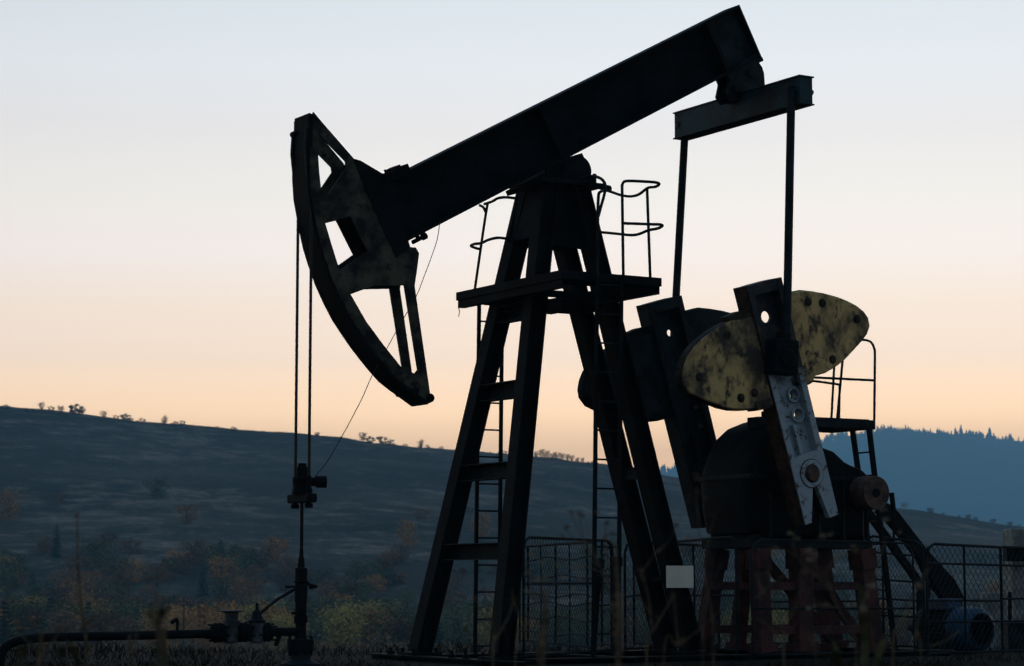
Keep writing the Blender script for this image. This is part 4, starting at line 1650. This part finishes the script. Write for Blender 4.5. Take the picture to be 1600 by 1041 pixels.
for px, kind in ((361, 0), (401, 1)):
    q = oy(px, 989, 0)
    vv = thing('valve', (0, 0, 0), None, None)
    vv.parent = FL
    vv['label'] = 'grey valve with flat round handwheel cap' if kind == 0 else 'grey valve with pointed bonnet nearest the wellhead'
    attachz = -wpos(FL)
    vv.location = attachz
    mb = MB()
    mb.lathe((q.x, 0, q.z), (0, 0, 1), [(-.125, .04), (-.11, .085), (-.02, .095), (.08, .092), (.12, .098)], 20)
    mb.build('body', VALVE, vv, smooth=True)
    mb = MB()
    if kind == 0:
        mb.lathe((q.x, 0, q.z), (0, 0, 1), [(.12, .105), (.15, .105), (.16, .085), (.24, .085), (.25, .14), (.265, .145), (.27, .13)], 20)
    else:
        mb.lathe((q.x, 0, q.z), (0, 0, 1), [(.12, .105), (.15, .105), (.17, .07), (.25, .055), (.28, .02), (.36, .018)], 20)
        mb.bar((q.x - .16, 0, q.z + .12), (q.x + .05, -.05, q.z + .18), .03, .02)
    mb.build('bonnet', VALVE if kind == 0 else STEEL2, vv, smooth=True)
mb = MB()
q = oy(277, 985, 0)
mb.tube([q, q + V((0, 0, .13))], .018, 8)
mb.tube([q + V((0, 0, .13)), q + V((-.08, 0, .09))], .025, 8)
q = oy(437, 996, 0)
mb.tube([q + V((0, 0, .03)), q + V((-.05, 0, -.1))], .03, 8)
mb.build('drain_tap', STEEL, FL, smooth=True)
mb = MB()
q = oy(137, 998, 0)
mb.bar((q.x, 0, q.z), (q.x, 0, -.5), .055, .055)
mb.build('support_post', STEEL, FL)

# ================================================================== FENCE
GZ0 = .02


def ground_pt(px, d, z):
    r = od(px, 905, d)
    return V((r.x, r.y, z))


def panel(pl, dl, yl, pr, dr, yr, label, rails=(), posts=(), mesh=True, pitch=.09, zb=.05, round_=True, bent=False, wr=.0032, fr=.019, ra=.16, rb=.16, group='chain-link fence panels round the pumpjack'):
    A, B = od(pl, yl, dl), od(pr, yr, dr)
    t = thing('fence_panel', ((A.x + B.x) / 2, (A.y + B.y) / 2, 0), label, 'fence', group)
    A0, B0 = V((A.x, A.y, zb)), V((B.x, B.y, zb))
    W_ = (B0 - A0).length
    ex = (B0 - A0).normalized()
    hA, hB = A.z - zb, B.z - zb
    top = lambda s_: hA + (hB - hA) * s_ / W_
    P = lambda s_, z: A0 + ex * s_ + V((0, 0, z))
    loop = [P(0, 0), P(0, hA - ra), P(ra * .3, hA - ra * .3), P(ra, hA), P(W_ - rb, hB), P(W_ - rb * .3, hB - rb * .3), P(W_, hB - rb), P(W_, 0)]
    mb = MB()
    mb.tube(loop, fr, 8)
    mb.tube([P(0, .05), P(W_, .05)], .016, 6)
    mb.build('frame', STEEL2, t, smooth=True)
    mb = MB()
    for k, f_ in enumerate(rails):
        if bent:
            q_ = [P(W_ * i / 8, top(W_ * i / 8) * f_ + .03 * sin(i * 1.3 + k * 2)) for i in range(9)]
            mb.tube(q_, .011, 5)
        else:
            mb.tube([P(0, top(0) * f_), P(W_, top(W_) * f_)], .015, 6)
    for k, f_ in enumerate(posts):
        s_ = W_ * f_
        q_ = [P(s_, .05), P(s_ + (.03 if bent else 0), top(s_) * .5), P(s_, top(s_))]
        mb.tube(q_, .011 if bent and k % 2 else .018, 6)
    if rails or posts:
        mb.build('crossbar', STEEL2, t)
    if mesh:
        mb = MB()
        nrm = ex.cross(ZU)
        k = -int(max(hA, hB) / pitch) - 1
        rw = wr
        for dirn in (1, -1):
            s0 = -max(hA, hB) if dirn > 0 else 0
            c = s0
            while c < W_ + (0 if dirn > 0 else max(hA, hB)):
                # line s = c + dirn*z*0.8
                zs = []
                sl = .8
                lo, hi = 0.03, min(hA, hB) + 10
                # clip to 0<=s<=W, 0<=z<=top
                if dirn > 0:
                    lo = max(lo, -c / sl); hi = min(hi, (W_ - c) / sl)
                else:
                    lo = max(lo, (c - W_) / sl); hi = min(hi, c / sl)
                kk = (hB - hA) / W_
                hi = min(hi, (hA + kk * c) / (1 - kk * dirn * sl))
                if hi - lo > .05:
                    a_, b_ = P(c + dirn * lo * sl, lo), P(c + dirn * hi * sl, hi)
                    o_ = nrm * (.003 * dirn)
                    nseg = 1
                    pts = [a_ + o_, b_ + o_]
                    if bent:
                        mid = (a_ + b_) / 2 + ex * .015 * sin(c * 5)
                        pts = [a_ + o_, mid + o_, b_ + o_]
                    mb.tube(pts, rw, 3)
                c += pitch
        mb.build('chain_link_mesh', GALV, t)
    return t


panel(818, 28.6, 839.5, 955, 31.2, 845, 'chain-link fence panel just right of the near front leg, overlapping the wavy wire grid', rails=(.62,), pitch=.085)
panel(812, 36, 854.5, 930, 32.3, 847, 'wire fence panel with wavy grid wires between the front and rear legs', rails=(.12, .28, .42, .5, .68, .86), posts=(.12, .3, .5, .68, .9), mesh=False, bent=True)
panel(940, 32.4, 842, 957, 31.4, 846, 'narrow fence gate with close rungs behind the near ladder', rails=(.15, .35, .55, .65, .72, .85, .93), mesh=False, bent=True, zb=.1)
panel(976, 31.6, 847, 1122, 33.4, 853, 'chain-link fence panel behind the rear legs and blank sign', rails=(.5,), posts=(.72,), pitch=.11, bent=True)
panel(990, 34.5, 852, 1150, 30.9, 838.5, 'chain-link fence panel with its top rail rising toward the gearbox stand', rails=(.5,), pitch=.1)
panel(1174, 29.0, 843, 1426, 30.2, 849, 'chain-link fence panel standing in front of the red gearbox stand', rails=(.42,), posts=(), pitch=.14, wr=.0016, fr=.014)
panel(1150, 33.6, 853, 1345, 35.4, 857, 'chain-link fence panel seen through the red gearbox stand', rails=(.45,), pitch=.1)
panel(1352, 33.5, 838, 1442, 32.5, 846, 'dense chain-link fence panel beside the leaning rear ladder', rails=(.86, .62, .45, .3), posts=(.3,), pitch=.075)
panel(1447, 29.6, 850, 1563, 30.6, 855, 'chain-link fence panel in front of the blue motor', rails=(.83, .5, .31), posts=(.5,), pitch=.105, wr=.004, rb=.03)
panel(1563, 30.6, 855, 1690, 31.8, 859, 'chain-link fence panel in front of the concrete block', rails=(.83, .52, .31), pitch=.105, wr=.004, ra=.03)

# small stand pipes between the legs
for px0_, px1_, ytop, w_, d_, lab in ((937, 926, 874, .055, 30.3, 'leaning dark stand pipe between the rear leg and near ladder'),
                                      (965, 962, 871, .06, 30.0, 'upright dark stand pipe behind the yellow-brown weed stalk')):
    t = thing('stand_pipe', (0, 0, 0), lab, 'pipe')
    A, B = od(px1_, 1032, d_), od(px0_, ytop, d_)
    t.location = A
    MB().tube([A, B], .04, 10).build('pipe', STEEL, t, smooth=True)
    MB().lathe(B - (B - A).normalized() * .12, B - A, [(0, .045), (.01, .07), (.1, .07), (.13, .06)], 10).build('cap', STEEL2, t, smooth=True)

# ================================================================== CONCRETE THINGS
def yawbox(pxa, pxb, ya, yb, d, depth, z0=None):
    A, B = od(pxa, ya, d), od(pxb, ya, d)
    C_ = od(pxa, yb, d)
    zlo = C_.z if z0 is None else z0
    c = (A + B) / 2 + FH * depth / 2
    c.z = (A.z + zlo) / 2
    return MB().obox(c, (B - A) / 2, FH * depth / 2, (0, 0, (A.z - zlo) / 2))


cb = thing('concrete_block', od(1630, 905, 36), 'tall mossy concrete block cut off by the photo edge', 'concrete block')
yawbox(1581, 1672, 826, 1015, 36, .7, -.6).build('block', CONC, cb, bevel=.02)
yawbox(1573, 1604, 857, 877, 35.6, .3).build('switch_box', STEEL, cb, bevel=.01)
o = yawbox(1536, 1572, 926, 1012, 35, .3, -.6).build('concrete_slab', CONC, bevel=.02)
tag(o, 'low mossy concrete slab behind the fence and blue motor', 'concrete slab')
cbx = thing('metal_cabinet', od(1610, 1010, 33.5), 'dark metal cabinet low behind the fence, below the concrete block', 'cabinet')
yawbox(1575, 1660, 974, 1016, 33.5, .5, -.3).build('box', STEEL2, cbx, bevel=.01)
yawbox(1573, 1662, 970.5, 973.9, 33.45, .6).build('lid', VALVE, cbx)
o = MB().tube([od(1578, 925, 34.4), od(1578, 1020, 34.4)], .03, 8).build('drop_pipe', STEEL)
tag(o, 'dark vertical pipe between the slab and the tall concrete block', 'pipe')

# ================================================================== FOREGROUND WEEDS
def seedhead(mb, p, r, R2, mi=1):
    for _ in range(26):
        d = V((R2.gauss(0, 1), R2.gauss(0, 1), R2.gauss(0, 1))).normalized() * r * R2.uniform(.5, 1)
        a = d.orthogonal().normalized() * r * .35
        mb.add([p, p + d + a * .4, p + d * 1.1, p + d - a * .4], [(0, 1, 2, 3)], mi)


def weed(name, label, d, stems, heads=(), leaves_=(), r=.004, group=None, col=None):
    """stems: list of pixel polylines; heads: (px,py,radius px)"""
    R2 = random.Random(int(stems[0][0][0]))
    base = stems[0][0]
    b0_ = od(base[0], 905, d)
    root = thing(name, (b0_.x, b0_.y, gz(b0_.x, b0_.y)), label, 'weed', group)
    mb = MB()
    for i, st in enumerate(stems):
        dd_ = d + R2.uniform(-.15, .15) * (0 if i == 0 else 1)
        pts = [od(p[0], p[1], d + (dd_ - d) * k_ / len(st)) for k_, p in enumerate(st)]
        if st[0][1] > 1035:
            g = od(st[0][0], 905, d)
            pts = [V((g.x, g.y, gz(g.x, g.y) - .03))] + pts
        sl = smooth_line(pts, 6)
        mb.tube(sl, r * (1 if i == 0 else .6), 6, r2=r * .35)
    mb.build('stem', STALK, root, smooth=True)
    for px, py, rp in heads:
        mb = MB()
        seedhead(mb, od(px, py, d + R2.uniform(-.1, .1)), 1.2 * rp * d / F, R2, 0)
        mb.build('seed_head', SEED if col is None else col, root)
    for pts in leaves_:
        P = [od(a, b2, d + R2.uniform(-.05, .05)) for a, b2, w2 in pts]
        Ws = [p[2] * d / F for p in pts]
        vs, fs = [], []
        for p, w2 in zip(P, Ws):
            vs += [p - RT * w2 + FH * w2 * .3, p + RT * w2 - FH * w2 * .3]
        for k_ in range(len(P) - 1):
            fs.append((2 * k_, 2 * k_ + 1, 2 * k_ + 3, 2 * k_ + 2))
        mb = MB()
        mb.add(vs, fs)
        o = mb.build('leaf', GREENLEAF, root)
        so = o.modifiers.new('s', 'SOLIDIFY'); so.thickness = .002
    return root


weed('weed_stalk', 'tall thin single weed stalk rising alone before the valley wood', 9, [[(134, 1045), (128, 960), (123, 900), (121, 850), (121, 800)], [(127, 985), (138, 972), (150, 962)], [(126, 950), (118, 944), (112, 940)]],
     heads=[(120, 806, 4)], leaves_=[[(128, 978, 1), (138, 970, 4), (152, 962, 1)], [(124, 1041, 3), (112, 1010, 7), (104, 1000, 2)]], r=.0065)
weed('curled_weed', 'weed with dark curled leaves in front of the flow pipe', 7, [[(252, 1045), (250, 1010), (246, 985), (247, 950), (245, 925)], [(248, 975), (258, 958), (266, 945)], [(249, 990), (242, 972), (238, 955)], [(258, 1045), (250, 1015)]],
     heads=[(238, 957, 8), (246, 930, 5)], leaves_=[[(238, 948, 3), (232, 958, 6), (238, 968, 2)], [(254, 948, 2), (252, 962, 5), (248, 980, 2)], [(262, 950, 1), (256, 962, 3), (250, 970, 1)],
                                               [(247, 1000, 2), (250, 1020, 8), (256, 1041, 7)]], r=.009)
weed('seeding_weed', 'fine branching weed with small dark seed heads, beside the near ladder', 9,
     [[(966, 1045), (960, 980), (950, 920), (935, 880), (925, 850), (915, 815)], [(950, 920), (948, 870), (946, 840), (947, 818)], [(935, 880), (915, 850), (900, 820), (893, 804)], [(925, 860), (900, 845), (884, 826)],
      [(915, 850), (908, 825), (905, 806)], [(935, 885), (905, 860), (880, 840)], [(940, 895), (905, 880), (878, 874)]],
     heads=[(893, 801, 5), (905, 803, 5), (910, 806, 5), (884, 824, 5.5), (947, 817, 5.5), (946, 838, 5), (879, 838, 4), (932, 800, 5), (933, 801, 4), (940, 860, 5), (878, 877, 4), (958, 835, 5), (916, 862, 5), (870, 850, 4)], r=.0035)
weed('mullein_stalk', 'thick yellow-brown dead stalk between the rear leg and near ladder', 8, [[(966, 1045), (967, 990), (966, 940), (963, 880), (962, 850)]],
     heads=[(966, 960, 9), (967, 975, 10), (966, 945, 9), (966, 930, 8), (965, 915, 6), (965, 900, 5), (967, 990, 9), (967, 1005, 9), (968, 1020, 9)], r=.012, col=STALK)
weed('mullein_stalk', 'thick reddish-brown dead stalk in front of the wavy grid fence', 8, [[(846, 1045), (848, 1000), (851, 960), (853, 925)]],
     heads=[(852, 940, 7), (851, 955, 8), (850, 970, 9), (849, 985, 9), (848, 1000, 9), (847, 1015, 10), (846, 1030, 10)], r=.012, col=SEED)
weed('seeding_weed', 'wispy weed with pale heads in front of the chain-link beside the near front leg', 8.5,
     [[(805, 1045), (822, 985), (842, 930), (852, 905)], [(822, 985), (806, 950), (800, 920)], [(836, 940), (826, 900), (824, 880)], [(842, 930), (875, 905), (884, 885)], [(858, 900), (870, 880)]],
     heads=[(832, 868, 6), (845, 880, 6), (824, 895, 5), (872, 882, 5), (901, 888, 7), (906, 906, 6), (880, 903, 5), (852, 905, 6), (840, 906, 5), (858, 862, 4), (895, 920, 5), (825, 925, 6)], r=.0035, col=PALE)
weed('leaning_weed', 'pale leaning weed crossing the rear legs below the blank sign', 8, [[(1036, 1050), (1060, 1010), (1085, 990), (1120, 960), (1150, 930)], [(1060, 1010), (1055, 960), (1053, 930)], [(1098, 1045), (1100, 1000), (1098, 960), (1106, 925), (1128, 880)],
     [(1000, 900), (1020, 870), (1045, 845), (1060, 815), (1075, 780)]],
     heads=[(1053, 928, 5), (1017, 971, 5), (1063, 1002, 9), (1000, 890, 6), (1030, 860, 5), (1056, 820, 6), (1075, 775, 5)], r=.0028)
weed('seeding_weed', 'branching weed with clusters of pale heads in front of the red stand', 8,
     [[(1338, 1050), (1330, 990), (1310, 950), (1290, 900), (1275, 880)], [(1330, 1000), (1345, 950), (1360, 920), (1372, 880), (1385, 840)], [(1300, 925), (1275, 900), (1245, 870), (1238, 842)], [(1290, 900), (1300, 880), (1322, 868)],
      [(1310, 950), (1285, 945), (1270, 948)], [(1245, 870), (1228, 860), (1212, 858)], [(1275, 1045), (1270, 1010), (1262, 985)], [(1180, 935), (1210, 910), (1235, 895)]],
     heads=[(1234, 834, 6), (1245, 842, 5), (1285, 838, 6), (1297, 835, 5), (1210, 858, 7), (1212, 866, 6), (1262, 860, 7), (1272, 866, 7), (1268, 875, 7), (1308, 869, 6), (1320, 865, 6), (1336, 860, 5), (1333, 854, 5),
            (1258, 893, 6), (1273, 899, 5), (1380, 795, 7), (1412, 790, 6), (1385, 812, 6), (1405, 832, 5), (1372, 896, 6), (1362, 915, 7), (1290, 945, 5), (1265, 950, 5), (1436, 915, 7), (1352, 930, 7), (1350, 950, 8)],
     leaves_=[[(1262, 1020, 1), (1280, 1023, 5), (1298, 1026, 5), (1310, 1038, 3)], [(1302, 1000, 1), (1306, 1018, 6), (1312, 1041, 5)], [(1385, 990, 1), (1378, 1008, 6), (1366, 1041, 5)], [(1345, 915, 4), (1350, 960, 7), (1352, 1000, 6), (1350, 1041, 6)]], r=.0045, col=PALE)
weed('leaning_weed', 'reddish weed stems leaning over the panel left of the blue motor', 8, [[(1395, 1050), (1405, 990), (1418, 950), (1436, 915), (1452, 885)], [(1440, 1045), (1430, 1000), (1440, 950)], [(1455, 1010), (1480, 1000), (1500, 985)]],
     heads=[(1436, 918, 7), (1440, 905, 5), (1425, 935, 5)], r=.005)
weed('leaning_weed', 'faint bent weed before the near crank and gearbox', 8, [[(1115, 1050), (1112, 960), (1098, 890), (1092, 820), (1088, 760)], [(1098, 890), (1110, 830), (1120, 800)]],
     heads=[(1087, 742, 6), (1098, 752, 5), (1092, 768, 6), (1100, 778, 5), (1113, 806, 5), (1048, 780, 0.5)], r=.0035)

weed('seeding_weed', 'dark branching weed before the foot of the near rear leg', 8.5,
     [[(1010, 1050), (1018, 990), (1014, 940), (1006, 905)], [(1018, 990), (1038, 955), (1050, 935)], [(1016, 960), (996, 930), (988, 910)], [(1014, 1010), (1000, 985), (990, 975)]],
     heads=[(1006, 903, 6), (1050, 933, 6), (988, 908, 5), (990, 973, 5), (1030, 965, 5), (998, 935, 5)], r=.004)
weed('seeding_weed', 'dark branching weed before the middle leg of the red stand', 8,
     [[(1225, 1050), (1222, 985), (1208, 930), (1200, 895)], [(1222, 985), (1244, 945), (1252, 915)], [(1212, 945), (1190, 920), (1182, 900)], [(1222, 1000), (1196, 975), (1184, 968)]],
     heads=[(1200, 893, 7), (1252, 912, 7), (1182, 898, 6), (1184, 967, 6), (1236, 955, 6), (1214, 925, 6)], r=.004)
weed('seeding_weed', 'low tangled weed at the photo corner under the pipe bend', 7.5,
     [[(60, 1050), (66, 1010), (58, 975)], [(64, 1025), (84, 1000), (92, 985)], [(62, 1020), (40, 1000), (32, 988)], [(200, 1050), (205, 1020), (214, 995)]],
     heads=[(58, 972, 6), (92, 983, 6), (32, 986, 6), (214, 993, 5), (76, 1006, 6), (48, 1006, 6)], leaves_=[[(84, 1000, 1), (95, 1010, 6), (98, 1030, 3)], [(44, 1005, 1), (34, 1018, 6), (30, 1041, 3)]], r=.005)
weed('seeding_weed', 'weed with dark heads in front of the near front leg foot', 8.5,
     [[(770, 1050), (774, 1000), (764, 955), (756, 925)], [(774, 1000), (794, 965), (802, 940)], [(768, 975), (748, 950), (742, 935)]],
     heads=[(756, 922, 6), (802, 937, 6), (742, 933, 5), (784, 982, 6), (762, 950, 5), (724, 892, 4.5), (752, 908, 4.5)], r=.004)

# dry grass and scrub along the bottom, nearer than the pump
GRM = mat('dry_dark_grass', (.009, .008, .006), (.028, .021, .014), 2.0, .95, .05)
mb = MB()
for i in range(26000):
    v = rnd.uniform(12, 29) if i % 2 else rnd.uniform(24, 38)
    u = rnd.uniform(-.25, .25) * v
    P = CAM + RT * u + FH * v
    if -2.4 < P.x < 7 and abs(P.y) < 2.4:
        continue
    z = gz(P.x, P.y)
    H = (.55 - .42 * sm(18, 27, v)) * (.75 + .7 * noise.noise(V((u * .6, v / 3, 0)))) * rnd.uniform(.6, 1)
    if v > 29:
        H = rnd.uniform(.04, .16) * (1 + 1.6 * max(0, noise.noise(V((u / 1.2, v / 5, 2)))))
    a = rnd.uniform(0, 6.28)
    w = rnd.uniform(.004, .009)
    ln = V((rnd.gauss(0, .5), rnd.gauss(0, .5), 1)) * H
    s_ = V((cos(a), sin(a), 0)) * w
    p0 = V((P.x, P.y, z - .02))
    md = p0 + ln * .55
    tp = p0 + ln + V((rnd.gauss(0, .05), rnd.gauss(0, .05), 0))
    mb.add([p0 - s_, p0 + s_, md + s_ * .8, md - s_ * .8, tp], [(0, 1, 2, 3), (3, 2, 4)])
tag(mb.build('grass', GRM), 'dark dry grass along the near edge of the pumping site', 'grass', kind='stuff')
# taller tufts beyond the pump, on the slope falling away
mb = MB()
for i in range(5000):
    v = rnd.uniform(34, 60)
    u = rnd.uniform(-.25, .25) * v
    P = CAM + RT * u + FH * v
    z = gz(P.x, P.y)
    H = rnd.uniform(.05, .14) * (1 + 2.8 * max(0, noise.noise(V((u / 1.5, v / 6, 9)))))
    a = rnd.uniform(0, 6.28)
    s_ = V((cos(a), sin(a), 0)) * rnd.uniform(.006, .014)
    p0 = V((P.x, P.y, z - .02))
    ln = V((rnd.gauss(0, .55), rnd.gauss(0, .55), 1)) * H
    mb.add([p0 - s_, p0 + s_, p0 + ln * .5 + s_, p0 + ln * .5 - s_, p0 + ln], [(0, 1, 2, 3), (3, 2, 4)])
tag(mb.build('tall_grass', [mat('dark_scrub_grass', (.006, .006, .005), (.018, .014, .010), 2.0, .95, .03)]), 'tall dry reddish grass behind the flow pipe on the falling slope', 'grass', kind='stuff')
